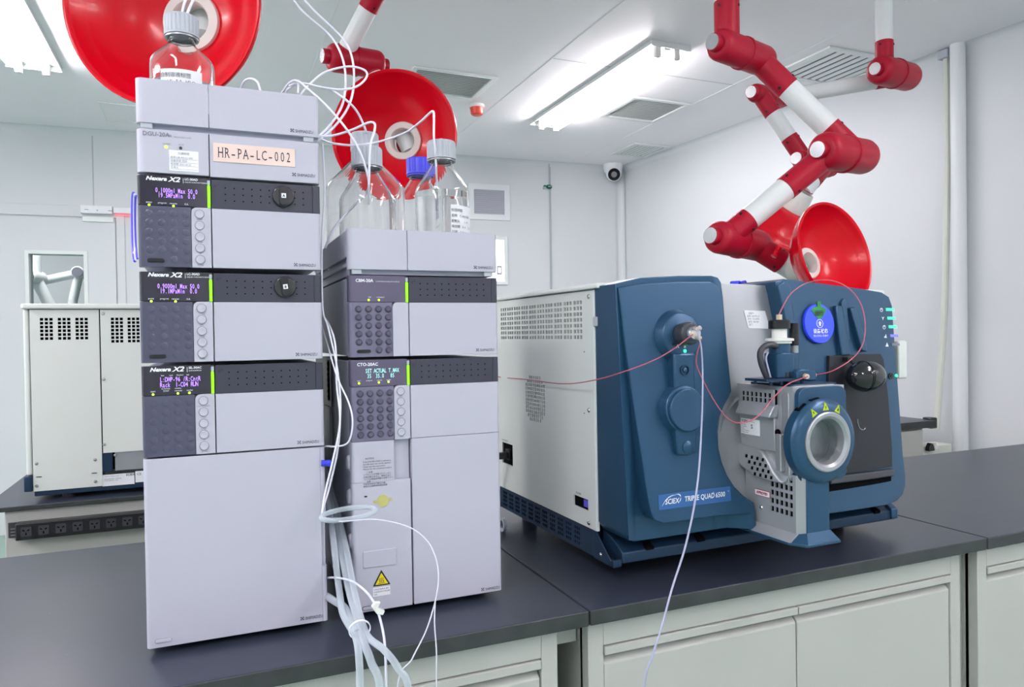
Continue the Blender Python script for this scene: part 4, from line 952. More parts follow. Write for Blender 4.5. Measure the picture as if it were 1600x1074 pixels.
bm = NB(); yc = (ya+yb_)/2-.006; zc_ = (za+zb__)/2; box(bm, -.004, .016, yc-.012, yc+.012, zc_-.013, zc_+.013); cyl(bm, (-.03, yc, zc_-.004), (-.003, yc, zc_-.002), .0065, n=14); box(bm, -.032, -.004, yc-.008, yc+.008, zc_-.010, zc_+.006); pw = obj('power_connector', bm, 'black_plastic', ms, bev=.002)
writing('side_print', [('MAINS INPUT', (-.0003, yb_, za+.004), .006, dict(sx=1.0))], 'ink_dark', sp, ux=-Y_)
bm = NB(); yc = (sa.y+sb.y)/2; zc_ = mx(905, 784, 0).z
prism(bm, [(sb.y, mx(905, 776, 0).z), (sa.y, mx(905, 776, 0).z), (sa.y, mx(905, 793, 0).z), (sb.y, mx(905, 793, 0).z)], 'x', .010, .012); obj('switch_recess', bm, 'cap_grey', sp)
bm = NB(); box(bm, .002, .012, sa.y+.002, sa.y+.022, zc_-.007, zc_+.007); obj('rocker_switch', bm, 'coil_blue', sp, bev=.001)
writing('switch_print', [('POWER', (-.0003, sb.y-.012, mx(905, 773, 0).z), .006)], 'ink_dark', sp, ux=-Y_)
for (px, py) in ((920, 463.5), (920.5, 641), (920.5, 817)):
    p = mx(px, py, 0); bm = NB(); lathe(bm, [(.005, 0), (.005, .001), (.003, .003), (0, .0035)], (0, p.y, p.z), -X_, 16); obj('screw', bm, 'steel', sp)
for (px, py) in ((913, 550), (913, 646)):
    p = mx(px, py, 0); bm = NB(); disc(bm, (.0005, p.y, p.z), -X_, .0014, .001, 8); obj('rivet', bm, 'ink_dark', sp)
p = mx(934, 503, -.002); bm = NB(); box(bm, -.003, .004, -.028, -.015, p.z-.009, p.z+.010); obj('latch_tab', bm, 'cap_grey', ms, bev=.002)
# lid
bm = NB(); prism(bm, [(-.006, .549), (-.006, .5555), (-.003, .559), (.30, .562), (.76, .553), (.765, .546), (.76, .541)], 'y', -.036, .475); obj('lid', bm, 'sciex_panel', ms, bev=.002)
# perforated base rail on the side
H = []
for i in range(11):
    a = .055+i*.037
    for k in range(3):
        for j in range(4): H.append((a+k*.0085, a+k*.0085+.0062, .036+j*.0098, .036+j*.0098+.0066))
bm = NB(); perf(bm, [-.002, .470], [.0285, .079], H, lambda u, v, d: Vector((.002+d, u, v)), .003); br = obj('base_rail', bm, 'sciex_blue_dark', ms, smooth=False)
bm = NB(); box(bm, .012, .76, .01, .45, .032, .08); obj('base_pan', bm, 'sciex_blue_dark', ms)
# front bumper rail
bm = NB()
prism(bm, [(-.074, .032), (-.074, .052), (-.060, .062), (-.012, .080), (-.004, .080), (-.004, .032)], 'x', .020, .745); fr_ = obj('bumper_rail', bm, 'sciex_blue_dark', ms, bev=.002)
for xx in (.085, .205, .69):
    bm = NB(); cyl(bm, (xx-.004, -.0745, .052), (xx-.004, -.06, .058), .0095, n=20); obj('rail_notch', bm, 'dark_gap', fr_)
bm = NB(); prism(bm, [(0.0, .080), (-.010, .080), (-.072, .030), (-.072, .026), (.0, .026)], 'x', .001, .004); box(bm, .001, .020, -.072, -.0, .026, .029); prism(bm, [(-.072, .026), (-.072, .040), (-.066, .040), (-.060, .03), (-.060, .026)], 'x', .001, .020); obj('corner_bracket', bm, 'sciex_blue_dark', ms, bev=.001)
bm = NB(); prism(bm, [(-.078, .034), (-.078, .056), (-.066, .064), (-.004, .07), (-.004, .034)], 'x', .728, .748); obj('corner_bracket', bm, 'sciex_blue', ms, bev=.002)
bm = NB(); lathe(bm, [(.004, 0), (.004, .001), (.002, .003), (0, .003)], (.001, -.028, .040), -X_, 14); obj('screw', bm, 'steel', ms)
for x in (.06, .66):
    for y in (.02, .42):
        bm = NB(); cyl(bm, (x, y, 0), (x, y, .034), .019, n=24); obj('foot', bm, 'black_plastic', ms)
# --- left pod
left_poly = P2((962, 440), (1000, 434), (1060, 431), (1112, 431), (1122, 434), (1127, 442), (1130, 465), (1133, 505), (1138, 560), (1142, 600), (1143, 612), (1139, 622), (1131, 634), (1125, 652), (1122, 675), (1123, 700), (1128, 722), (1136, 742), (1147, 760), (1162, 775), (1178, 786))
bl_ = surf(1179, 800); lowz = .082
left_poly += [(bl_.x+.002, lowz+.004), (bl_.x-.004, lowz)]
a = [(-.002+.012, lowz)]
left_poly += [(.24, lowz-.003), (.03, lowz-.002), (.012, lowz+.004), (.002, lowz+.02)]
left_poly[0] = (.001, left_poly[0][1]-.004)
lp = skin(left_poly, -.018, 'sciex_blue', 'left_cover', ms, bev=.014, seg=5)
# side cheek of the pod, running back to the panel
bm = NB(); zc0 = .075
prof = [(-.017, .0835), (yf(0, .1)+.02, .088), (yf(0, .1)+.004, .100), (yf(0, .3)+.004, .3), (yf(0, .5)+.004, .5), (yf(0, .55)+.006, .548), (yf(0, .55)+.02, .556), (-.030, .5585), (-.017, .555)]
bm.free()
# raised flat facet boundary: lower light ridge (wide bevel strip along the left front edge)
def ridge(pts, r, m, name, parent, off=-.0):
    bm = NB(); tube(bm, [Vector((p.x, p.y+off, p.z)) for p in pts], r, n=8, k=6); return obj(name, bm, m, parent)
# inner raised panel on the left pod
ip = P2((965, 449), (1000, 443), (1060, 440), (1108, 440), (1118, 443), (1124, 452), (1128, 470), (1131, 505), (1136, 560), (1140, 602), (1137, 622), (1129, 636), (1122, 655), (1119, 678), (1120, 702), (1125, 725), (1133, 745), (1145, 764), (1160, 779), (1172, 788), (1172, 803), (1120, 806), (1060, 815), (1035, 818), (1022, 813), (1015, 800), (1008, 760), (1001, 710), (993, 660), (984, 600), (976, 540), (970, 490))
skin([(a, b) for a, b in ip], -.06, 'sciex_blue', 'cover_face', lp, off=-.0035, bev=.0034, seg=3)
# upper valve boss and lower cap boss
def boss(px, py, Rr, name, parent, dep_=.020, ang0=0):
    c = surf(px, py); return c
cu_ = surf(1066, 526, -.02); cl_ = surf(1071, 641, -.02)
def pod_boss(c, Rr, r2, tk, name):
    """truncated cone facing front"""
    bm = NB(); y0 = yf(c.x, c.z)
    lathe(bm, [(Rr, 0), (Rr-.002, .006), (r2+.002, tk), (r2-.002, tk+.001), (0, tk+.001)], (c.x, y0+.001, c.z), Vector((0, -1, .09)), 56); return obj(name, bm, 'sciex_blue', ms, bev=.0015)
cu_.x += .0; b1 = pod_boss(cu_, .0520, .0400, .022, 'valve_boss'); b2 = pod_boss(cl_, .0490, .0410, .022, 'lower_boss')
bm = NB(); y0 = yf(cl_.x, cl_.z)-.022
lathe(bm, [(.0395, 0), (.0395, .004), (.0380, .007), (0, .0075)], (cl_.x, y0, cl_.z), Vector((0, -1, .09)), 56); obj('round_cap', bm, 'sciex_blue', b2, bev=.001)
# neck between bosses and tab below
def plate(poly, y0, y1, m, name, parent, bev=.002):
    bm = NB(); prism(bm, poly, 'y', y0, y1); return obj(name, bm, m, parent, bev=bev, seg=3)
ym = yf(.14, .35)
plate([(cu_.x-.024, cu_.z-.03), (cu_.x+.024, cu_.z-.03), (cu_.x+.024, cl_.z+.03), (cu_.x-.024, cl_.z+.03)], ym-.018, ym+.01, 'sciex_blue', 'boss_neck', ms, .005)
yl = yf(.14, .25)
pb_ = surf(1070, 700, -.015)
tb_ = plate([(cl_.x-.024, cl_.z-.03), (cl_.x-.020, pb_.z-.012), (cl_.x, pb_.z-.015), (cl_.x+.020, pb_.z-.012), (cl_.x+.024, cl_.z-.03)], yl-.017, yl+.01, 'sciex_blue', 'boss_tab', ms, .004)
bm = NB(); lathe(bm, [(.0115, 0), (.0115, .003), (.009, .0045), (0, .005)], (cl_.x+.001, yl-.0165, pb_.z+.001), Vector((0, -1, .09)), 32); obj('round_button', bm, 'sciex_blue', tb_)
sw = surf(1058, 579, -.02); bm = NB(); lathe(bm, [(.0085, 0), (.0098, .001), (.0098, .0025), (.0080, .0025)], (cu_.x-.002, ym-.018, sw.z), -Y_, 32, closed=True); rb = obj('button_ring', bm, 'sciex_blue_dark', ms)
bm = NB(); lathe(bm, [(.0045, 0), (.0045, .003), (.003, .004), (0, .004)], (cu_.x-.002, ym-.018, sw.z), -Y_, 24); obj('push_button', bm, 'sciex_blue', rb)
# valve
yv = yf(cu_.x, cu_.z)-.023
vc = Vector((cu_.x-.002, yv, cu_.z+.004)); vd = Vector((0, -1, .05)).normalized()
bm = NB(); n = 24
lathe(bm, [(.0205, 0), (.0215, .002), (.0215, .024), (.019, .027), (0, .027)], vc, vd, 12); va = obj('diverter_valve', bm, 'black_satin', ms, bev=.0012, bang=15)
bm = NB(); lathe(bm, [(.0135, .027), (.0135, .036), (.0115, .039), (0, .039)], vc, vd, 28); obj('valve_stator', bm, 'steel', va)
fit = []
for k, an in enumerate((60, 190, 300, 0, 120, 240)):
    d2 = Vector((math.cos(R_(an))*.7, -1.3, math.sin(R_(an))*.7)).normalized()
    s0 = vc+vd*.037+Vector((math.cos(R_(an))*.007, 0, math.sin(R_(an))*.007))
    if k < 3:
        bm = NB(); lathe(bm, [(.0035, 0), (.0040, .003), (.0042, .011), (.0025, .0125), (0, .0125)], s0-d2*.002, d2, 16); obj('fitting', bm, 'peek_tan', va); fit.append(s0+d2*.0105)
    else:
        bm = NB(); disc(bm, s0-d2*.001, d2, .0022, .002, 12); obj('port', bm, 'dark_gap', va)
bm = NB(); lathe(bm, [(.0035, 0), (.0035, .004), (0, .0045)], (cu_.x-.022, yv+.001, cu_.z-.014), -Y_, 16); obj('set_screw', bm, 'black_plastic', ms)
pA = ml(Vector((0, 0, 0))); zAB = cu_.z-.021
writing('port_letters', [('A', (cu_.x-.014, yv-.0015, zAB), .0090, dict(align='CENTER', bold=.0002)), ('B', (cu_.x+.002, yv-.0015, zAB), .0090, dict(align='CENTER', bold=.0002))], 'ink_white', ms)
bm = NB(); disc(bm, (cu_.x+.002, yv+.001, zAB-.006), -Y_, .0030, .0035, 16); obj('indicator_lamp', bm, 'led_teal', ms)
bm = NB(); disc(bm, (cu_.x-.014, yv+.001, zAB-.006), -Y_, .0022, .0025, 16); obj('indicator_lamp', bm, 'sciex_blue_dark', ms)
# badge
b0, b1_ = surf(1029, 775, -.005), surf(1144, 795, -.005)
yb0 = yf(.12, .13)-.0045; bz0, bz1 = surf(1030, 798, -.005).z, surf(1030, 774, -.005).z
def sk(x, z, o=0): return Vector((x, yf(x, z)-.0035+o, z))
bm = NB(); fz = [(b0.x, bz0), (b1_.x, bz0), (b1_.x, bz1), (b0.x, bz1)]
A = [bm.verts.new(sk(*p, .0005)) for p in fz]; C_ = [bm.verts.new(sk(*p, -.0008)) for p in fz]
bm.faces.new(C_); bm.faces.new(A[::-1])
for i in range(4): bm.faces.new((A[i], A[(i+1) % 4], C_[(i+1) % 4], C_[i]))
bmesh.ops.recalc_face_normals(bm, faces=bm.faces[:]); bg = obj('name_badge', bm, 'sciex_badge', ms)
uzb = (sk(.1, .2)-sk(.1, .1)).normalized(); hb = bz1-bz0; wb_ = b1_.x-b0.x
o0 = sk(b0.x+wb_*.08, bz0+hb*.33, -.001)
writing('badge_lettering', [('SCIEX', o0, hb*.50, dict(sx=.86, shear=.12, bold=.0002)), ('TRIPLE QUAD', sk(b0.x+wb_*.345, bz0+hb*.36, -.001), hb*.50, dict(sx=.82, bold=.0002)), ('\u2122', sk(b0.x+wb_*.735, bz0+hb*.62, -.001), hb*.18), ('6500', sk(b0.x+wb_*.775, bz0+hb*.36, -.001), hb*.50, dict(sx=.84, bold=.0002)), ('+', sk(b0.x+wb_*.955, bz0+hb*.62, -.001), hb*.2)], 'ink_white', bg, uz=uzb)
bm = NB()
def swoosh(pts, ws):
    L_ = [bm.verts.new(sk(b0.x+wb_*p[0], bz0+hb*(p[1]+w), -.0012)) for p, w in zip(pts, ws)]; R2 = [bm.verts.new(sk(b0.x+wb_*p[0], bz0+hb*(p[1]-w), -.0012)) for p, w in zip(pts, ws)]
    for i in range(len(pts)-1): bm.faces.new((R2[i], R2[i+1], L_[i+1], L_[i]))
swoosh([(.035, .24), (.06, .40), (.09, .60), (.13, .76), (.18, .86), (.24, .88)], [.005, .02, .03, .035, .025, .004])
swoosh([(.235, .92), (.27, .90), (.295, .78), (.298, .62), (.285, .48), (.265, .36)], [.004, .03, .06, .07, .05, .004]); obj('badge_swoosh', bm, 'ink_white', bg, smooth=False)

# --- silver centre panel
cp = P2((1118, 441), (1222, 445), (1226, 470), (1231, 520), (1238, 580), (1240, 800), (1160, 806), (1136, 770), (1118, 720), (1112, 660), (1120, 620))
cpl = skin(cp, -.03, 'sciex_silver', 'centre_panel', ms, off=.030, bev=.004)
rc = surf(1200, 690); 
bm = NB(); lathe(bm, [(.092, 0), (.099, 0), (.099, .014), (.095, .018), (.092, .014)], (rc.x+.004, -.070, rc.z), -Y_, 56, closed=True); obj('source_collar', bm, 'sciex_silver', ms, ang=50)
bm = NB(); lathe(bm, [(.092, 0), (.092, .006), (0, .006)], (rc.x+.004, -.076, rc.z), -Y_, 48); obj('source_plate', bm, 'black_plastic', ms)
pst = surf(1182, 500, .01); cs = [surf(q_[0], q_[1], .0295) for q_ in ((1162, 485), (1195, 486), (1203, 514), (1169, 513))]
bm = NB(); A = [bm.verts.new(Vector((p.x, yf(p.x, p.z)+.0296, p.z))) for p in cs]; C_ = [bm.verts.new(Vector((p.x, yf(p.x, p.z)+.0290, p.z))) for p in cs]
for qd in (A, C_[::-1]): bm.faces.new(qd)
for i in range(4): bm.faces.new((A[i], C_[i], C_[(i+1) % 4], A[(i+1) % 4]))
bmesh.ops.recalc_face_normals(bm, faces=bm.faces[:]); lb = obj('paper_label', bm, 'paper_white', cpl)
uxl = (cs[1]-cs[0]).normalized()
writing('label_print', [(s, Vector((cs[0].x+.005+i*.0012, yf(cs[0].x, cs[0].z-.008-i*.006)+.0286, cs[0].z-.008-i*.0058)), .0048) for i, s in enumerate(('    \u8bbe\u5907\u5361', '\u540d\u79f0  HR-PA-LC', '\u578b\u53f7  TQ-6500', '\u7f16\u53f7  HR-002', '\u90e8\u95e8'))], 'ink_grey', lb)
# --- right pod
right_poly = P2((1211, 440), (1225, 436), (1290, 444), (1350, 452), (1378, 457), (1389, 464), (1394, 478), (1400, 560), (1406, 640), (1411, 710), (1415, 745), (1415, 760), (1411, 773), (1402, 783), (1388, 789), (1340, 797), (1300, 803), (1240, 806), (1236, 640), (1232, 560), (1224, 500), (1216, 460))
rp = skin(right_poly, lambda x, z: .03, 'sciex_blue', 'right_cover', ms, bev=.013, seg=5)
ribp = P2((1213, 446), (1222, 440), (1232, 447), (1236, 480), (1246, 560), (1250, 600), (1243, 640), (1239, 610), (1234, 560), (1224, 500))
skin(ribp, -.06, 'sciex_blue', 'cover_edge', rp, off=-.006, bev=.003)
# charcoal panel and drip shelf slot
bp_ = P2((1292, 556), (1372, 553), (1377, 562), (1384, 620), (1390, 700), (1390, 728), (1300, 742), (1288, 742))
chp = skin(bp_, -.05, 'sciex_charcoal', 'dark_panel', rp, off=-.007, bev=.004, step=.02)
sl = P2((1285, 750), (1392, 738), (1392, 752), (1285, 770))
skin(sl, -.06, 'dark_gap', 'slot', rp, off=-.0015, bev=.001, step=.02)
sl2 = P2((1292, 744), (1391, 732), (1392, 743), (1292, 756)); skin(sl2, -.06, 'black_satin', 'slot_lip', rp, off=-.011, bev=.003, step=.02)
# hook line on the dark panel
bm = NB(); hk = [surf(*q_, -.009) for q_ in ((1340, 655), (1341, 663), (1344, 670), (1349, 672), (1352, 669))]; tube(bm, hk, .0007, n=6); obj('wire_hook', bm, 'steel', rp)
# embossed ribs on the right pod
for poly, of in ((((1301, 478), (1310, 478), (1322, 540), (1324, 555), (1310, 556), (1305, 520)), -.010), (((1322, 482), (1330, 480), (1345, 530), (1349, 550), (1340, 548)), -.012), (((1312, 472), (1316, 466), (1321, 476), (1325, 530), (1319, 535)), -.006)):
    skin(P2(*poly), -.05, 'sciex_blue', 'cover_rib', rp, off=of, bev=.003, step=.02)
# status bars and icons
for i, (y_, mt) in enumerate(((484, 'bar_teal'), (497.5, 'bar_teal'), (511, 'bar_teal'), (525, 'bar_violet'), (538.5, 'ink_grey'))):
    xl = 1384+i*2.2
    pl_ = P2((xl, y_-2.3), (xl+12, y_-2.0), (xl+12.5, y_+2.0), (xl+.5, y_+2.0)); skin(pl_, -.05, mt, 'status_bar', rp, off=-.0012, bev=0, step=.05)
    c = surf(xl-7, y_+.5, -.001)
    bm = NB()
    if i in (0, 2): lathe(bm, [(.0034, 0), (.0046, 0), (.0046, .0006), (.0034, .0006)], (c.x, c.y, c.z), -Y_, 20, closed=True); box(bm, c.x-.0007, c.x+.0007, c.y-.0006, c.y, c.z, c.z+.004)
    elif i == 1: prism(bm, [(c.x-.005, c.z+.004), (c.x-.001, c.z+.001), (c.x, c.z-.004), (c.x+.002, c.z+.001), (c.x+.005, c.z+.004), (c.x, c.z+.0025)], 'y', c.y-.0006, c.y)
    elif i == 3: prism(bm, [(c.x-.004, c.z-.004), (c.x-.004, c.z), (c.x-.001, c.z), (c.x, c.z+.004), (c.x+.002, c.z+.004), (c.x+.002, c.z-.0), (c.x+.004, c.z-.004)], 'y', c.y-.0006, c.y)
    else: prism(bm, [(c.x-.005, c.z-.004), (c.x, c.z+.005), (c.x+.005, c.z-.004)], 'y', c.y-.0006, c.y)
    obj('status_icon', bm, 'ink_white', rp, smooth=False)
c = surf(1400, 587, -.001); bm = NB(); disc(bm, c, -Y_, .003, .002, 14); obj('indicator_lamp', bm, 'led_teal', rp)
c = surf(1391, 588, -.004); bm = NB(); lathe(bm, [(.0045, 0), (.0075, 0), (.0075, .003), (.0045, .003)], c, -Y_, 24, closed=True); disc(bm, c, -Y_, .003, .004, 16); obj('socket_ring', bm, 'black_gloss', rp)
# small grey box behind the right pod
p = my(1407, 545, .05); bm = NB(); box(bm, p.x-.02, p.x+.012, .04, .12, p.z-.075, p.z+.02); obj('side_module', bm, 'sciex_panel', ms, bev=.004)

# webcam (black egg) on the right pod: a thing of its own
ec = surf(1353, 588, -.045)
eg = thing('webcam', mw(ec.x, ec.y, ec.z), 'black egg shaped camera fixed in front of the dark panel of the spectrometer', 'camera', rz=MA)
bm = NB(); bmesh.ops.create_uvsphere(bm, u_segments=40, v_segments=24, radius=1.0, matrix=Matrix.Diagonal((.049, .030, .0325, 1)))
obj('shell', bm, 'black_gloss', eg)
bm = NB(); lathe(bm, [(.0318, -.001), (.0322, 0), (.0318, .001)], (-.010, 0, 0), X_, 40, caps=False); obj('shell_seam', bm, 'dark_gap', eg)
bm = NB(); cyl(bm, (-.012, .012, .020), (-.014, .03, .036), .004, n=14); box(bm, -.022, -.004, .026, .048, .030, .040); obj('mount', bm, 'black_plastic', eg, bev=.001)
bm = NB(); cyl(bm, (.036, 0, 0), (.046, .004, .001), .006, n=16); obj('plug', bm, 'black_plastic', eg)

# status disc sign
dc = surf(1279, 506, -.007)
dn = Vector((0, -1, .085)).normalized(); dsn = thing('status_sign', mw(dc.x, dc.y, dc.z), 'round blue equipment status disc with a green window on the spectrometer', 'sign', rz=MA)
Rd = .0405
bm = NB(); lathe(bm, [(Rd, -.004), (Rd+.0008, -.003), (Rd+.0008, .002), (Rd, .0032), (0, .0032)], (0, 0, 0), dn, 64); obj('disc', bm, 'tag_blue', dsn)
upd = (Z_-dn*Z_.dot(dn)).normalized()
def dp(x, z, o=.0034): return X_*x+upd*z+dn*o
bm = NB(); prism(bm, [(-.005, .036), (.005, .036), (.005, .046), (-.005, .046)], 'y', -.0022, .0); obj('green_tab', bm, 'tag_green', dsn)
def flat(pts, o, m, name, parent):
    bm = NB(); f = bm.faces.new([bm.verts.new(dp(x, z, o)) for x, z in pts]); r_ = bmesh.ops.extrude_face_region(bm, geom=[f]); bmesh.ops.translate(bm, verts=[v for v in r_['geom'] if isinstance(v, bmesh.types.BMVert)], vec=dn*-.0006)
    bmesh.ops.recalc_face_normals(bm, faces=bm.faces[:]); return obj(name, bm, m, parent, smooth=False)
arc = [(math.sin(R_(a))*.036, math.cos(R_(a))*.036) for a in range(-38, 39, 4)]
gw = flat([(-.005, .010), ]+arc+[(.005, .010)], .0040, 'tag_green', 'green_window', dsn)
writing('window_lettering', [('\u8fd0\u884c', dp(-.001, .0172, .0046), .0125, dict(align='CENTER', bold=.0003))], 'ink_dark', gw, ux=X_, uz=upd)
writing('sign_lettering', [('\u8bbe\u5907\u72b6\u6001', dp(0, -.0195, .0038), .0102, dict(align='CENTER', bold=.0002)), ('\u7981\u6b62\u65e0\u5173\u4eba\u5458\u64cd\u4f5c', dp(0, -.0275, .0038), .0052, dict(align='CENTER'))], 'ink_white', dsn, ux=X_, uz=upd)
bm = NB(); lathe(bm, [(.0082, 0), (.0092, 0), (.0092, .0006), (.0082, .0006)], dp(0, 0, .0032), dn, 32, closed=True); obj('arrow_ring', bm, 'ink_white', dsn)
flat([(-.0025, -.005), (.0025, -.005), (.0025, .0003), (.0048, .0003), (0, .0055), (-.0048, .0003), (-.0025, .0003)], .0040, 'ink_white', 'arrow', dsn)

# --- ion source housing
cx0, cx1, fy = .287, .418, -.232
ztop = my(1243, 606, fy).z; 
sh_ = thing('ion_source', mw(cx0, fy, .2), 'grey and blue ion source housing with a round window, clamped to the spectrometer front', 'ion source', rz=MA)
def S(o): o.parent = sh_; o.matrix_parent_inverse = Matrix.Translation(-Vector((cx0, fy, .2))); return o
# body: profile in (y,z), extruded along x
zb0 = .195
side = [(fy+.004, ztop), (fy+.004, zb0+.012), (fy+.03, zb0-.004), (-.15, zb0+.004), (-.118, zb0+.035), (-.102, zb0+.075), (-.098, ztop-.035), (-.098, ztop)]
pts_ = [mx(*q_, cx0) for q_ in ((1243, 609), (1243, 738), (1222, 757), (1203, 752), (1180, 743), (1160, 728), (1146, 710), (1141, 690), (1143, 660), (1146, 640), (1150, 622), (1151, 607))]
side = [(fy+.004, ztop), (fy+.004, pts_[1].z)]+[(p.y, p.z) for p in pts_[2:-1]]+[(pts_[-1].y, ztop)]
bm = NB(); prism(bm, side, 'x', cx0+.002, cx0+.0115)
cut_ = lambda P_, lim: [(max(a, lim), b) for a, b in P_]
prism(bm, cut_(side, -.165), 'x', cx0+.0115, cx1-.012); prism(bm, side, 'x', cx1-.012, cx1-.002)
box(bm, cx0+.0115, cx1-.012, fy+.004, -.165, ztop-.008, ztop); box(bm, cx0+.0115, cx1-.012, fy+.004, -.165, zb0-.004, zb0+.012)
S(obj('body', bm, 'sciex_source', bev=.003, seg=2))
def holed(poly, c, r, y0, y1, name, m, bev):
    bm = NB(); n = 48; out = []
    import itertools
    cs_ = [(c[0]+r*math.cos(i*math.tau/n), c[1]+r*math.sin(i*math.tau/n)) for i in range(n)]
    def hit(dx, dz):
        best = 1e9
        for (ax, az), (bx_, bz_) in zip(poly, poly[1:]+poly[:1]):
            ex, ez = bx_-ax, bz_-az; den = dx*ez-dz*ex
            if abs(den) < 1e-12: continue
            t_ = ((ax-c[0])*ez-(az-c[1])*ex)/den; u_ = ((ax-c[0])*dz-(az-c[1])*dx)/den
            if t_ > 0 and -1e-6 <= u_ <= 1+1e-6: best = min(best, t_)
        return (c[0]+dx*best, c[1]+dz*best)
    ang_ = sorted(set([round(i*math.tau/n, 6) for i in range(n)]+[round(math.atan2(z-c[1], x-c[0]) % math.tau, 6) for x, z in poly]))
    L1 = []
    for a_ in ang_:
        ca_, sa2 = math.cos(a_), math.sin(a_); o_ = hit(ca_, sa2); i_ = (c[0]+r*ca_, c[1]+r*sa2)
        L1.append([bm.verts.new((o_[0], y0, o_[1])), bm.verts.new((i_[0], y0, i_[1])), bm.verts.new((o_[0], y1, o_[1])), bm.verts.new((i_[0], y1, i_[1]))])
    for a_, b_2 in zip(L1, L1[1:]+L1[:1]):
        bm.faces.new((a_[0], b_2[0], b_2[1], a_[1])); bm.faces.new((a_[2], a_[3], b_2[3], b_2[2])); bm.faces.new((a_[0], a_[2], b_2[2], b_2[0])); bm.faces.new((a_[1], b_2[1], b_2[3], a_[3]))
    bmesh.ops.recalc_face_normals(bm, faces=bm.faces[:]); return S(obj(name, bm, m, bev=bev, seg=2, bang=50))
wc = my(1292.5, 690.5, -.257)
# blue front frame
holed(rrect(cx0+.006, cx1-.008, zb0-.01, ztop-.001, .016), (wc.x, wc.z), .046, fy-.006, fy+.02, 'front_frame', 'sciex_blue', .003)
holed(rrect(cx0+.001, cx1, zb0-.012, ztop+.002, .018), (wc.x, wc.z), .046, fy+.012, fy+.032, 'silver_edge', 'sciex_silver', .004)
bm = NB(); prism(bm, rrect(cx0+.012, cx1-.006, fy+.015, -.105, .006), 'z', ztop-.001, ztop+.004); S(obj('top_plate', bm, 'sciex_blue_dark', bev=.001))
# upper vent flap on the left side
def sp3(y, z, o=0): return Vector((cx0-.001-o, y, z))
fz0, fz1 = mx(1200, 635, cx0).z, ztop-.006
fy0, fy1 = mx(1216, 615, cx0).y, mx(1153, 610, cx0).y
H = []
vy0 = mx(1206, 622, cx0-.008).y; vy1 = mx(1158, 615, cx0-.008).y; dy = (vy1-vy0)/7
zr1 = mx(1180, 612, cx0-.008).z; zr2 = mx(1180, 629, cx0-.008).z
for i in range(7):
    for j in range(2): H.append((vy0+i*dy+dy*.12, vy0+i*dy+dy*.72, zr1-(j+1)*(zr1-zr2)/2+.0012, zr1-j*(zr1-zr2)/2-.0008))
bm = NB(); perf(bm, [vy0-.006, vy1+.004], [zr2-.004, fz1], H, lambda u, v, d: Vector((cx0-.009+d, u, v)), .003); box(bm, cx0-.009, cx0+.004, vy1+.002, vy1+.005, zr2-.004, fz1); S(obj('vent_panel', bm, 'sciex_source', smooth=False))
bm = NB(); box(bm, cx0-.003, cx0+.001, vy0-.004, vy1+.002, zr2-.003, fz1-.001); S(obj('vent_backing', bm, 'dark_gap'))
fl = mx(1180, 650, cx0-.018)
bm = NB(); A = [(cx0-.009, zr2-.003), (cx0-.020, fl.z+.004), (cx0-.020, fl.z), (cx0, fl.z-.002), (cx0+.003, zr2)]
prism(bm, A, 'y', vy0-.006, vy1+.004); S(obj('side_flap', bm, 'sciex_source', bev=.002, seg=2))
# mid label panel
bm = NB(); prism(bm, [(vy0-.002, fl.z), (vy1+.004, fl.z), (vy1-.004, fl.z-.068), (vy0-.002, fl.z-.064)], 'x', cx0-.004, cx0+.006); S(obj('side_panel', bm, 'sciex_source', bev=.002))
la, lb2 = mx(1158, 653, cx0-.0045), mx(1187, 682, cx0-.0045)
bm = NB(); box(bm, cx0-.0050, cx0-.0040, lb2.y, la.y, lb2.z, la.z); lab_ = S(obj('rating_label', bm, 'paper_white'))
S(writing('label_print', [('SCIEX', (cx0-.0052, la.y-.002, la.z-.007), .0065, dict(bold=.0002)), ('Ion Drive Source', (cx0-.0052, la.y-.016, la.z-.006), .0032), ('S', (cx0-.0052, la.y-.028, la.z-.018), .011, dict(bold=.0003))]+[(s, (cx0-.0052, la.y-.002, la.z-.013-i*.0036), .0030) for i, s in enumerate(('Part 5034', 'Serial BD25', 'Rating', 'Made in Singapore', 'Patents pending', 'www'))], 'ink_dark', None, ux=-Y_))
# lower bulge with slanted holes
lz1 = fl.z-.062; lzb = zb0-.002
H = []
bulge = lambda u, v, d: Vector((cx0-.010+d+max(0, (lz1-v))*.02, u, v))
h0 = mx(1195, 708, cx0-.01)
for j in range(4):
    for i in range(4):
        a = mx(1165+8.5*i+4.4*j, 710+2.0*i+9.3*j, cx0-.0085); H.append((round(a.y-.0052, 4), round(a.y, 4), round(a.z-.0062, 4), round(a.z, 4)))
bm = NB()
poly = [(lambda p: (p.y, p.z))(mx(*q_, cx0-.008)) for q_ in ((1138, 690), (1178, 699), (1190, 706), (1198, 718), (1208, 738), (1222, 756), (1200, 752), (1178, 744), (1158, 730), (1145, 714))]
prism(bm, poly, 'x', cx0-.008, cx0+.006); S(obj('lower_bulge', bm, 'sciex_source', bev=.004, seg=3))
bm = NB()
for h in H: prism(bm, [(h[0]+.001, h[2]), (h[1]+.001, h[2]), (h[1], h[3]), (h[0], h[3])], 'x', cx0-.0088, cx0-.0078)
S(obj('vent_holes', bm, 'dark_gap', smooth=False))
# handle lever
ha, hb_ = mx(1221, 675, cx0-.004), mx(1217, 736, cx0-.004)
bm = NB(); prism(bm, rrect(ha.y-.004, ha.y+.010, hb_.z, ha.z-.004, .003), 'x', cx0-.010, cx0+.002); S(obj('latch_lever', bm, 'sciex_silver', bev=.002))
bm = NB(); disc(bm, (cx0-.006, ha.y+.006, ha.z-.002), -X_, .0065, .002, 20); S(obj('lever_pivot', bm, 'dark_gap'))
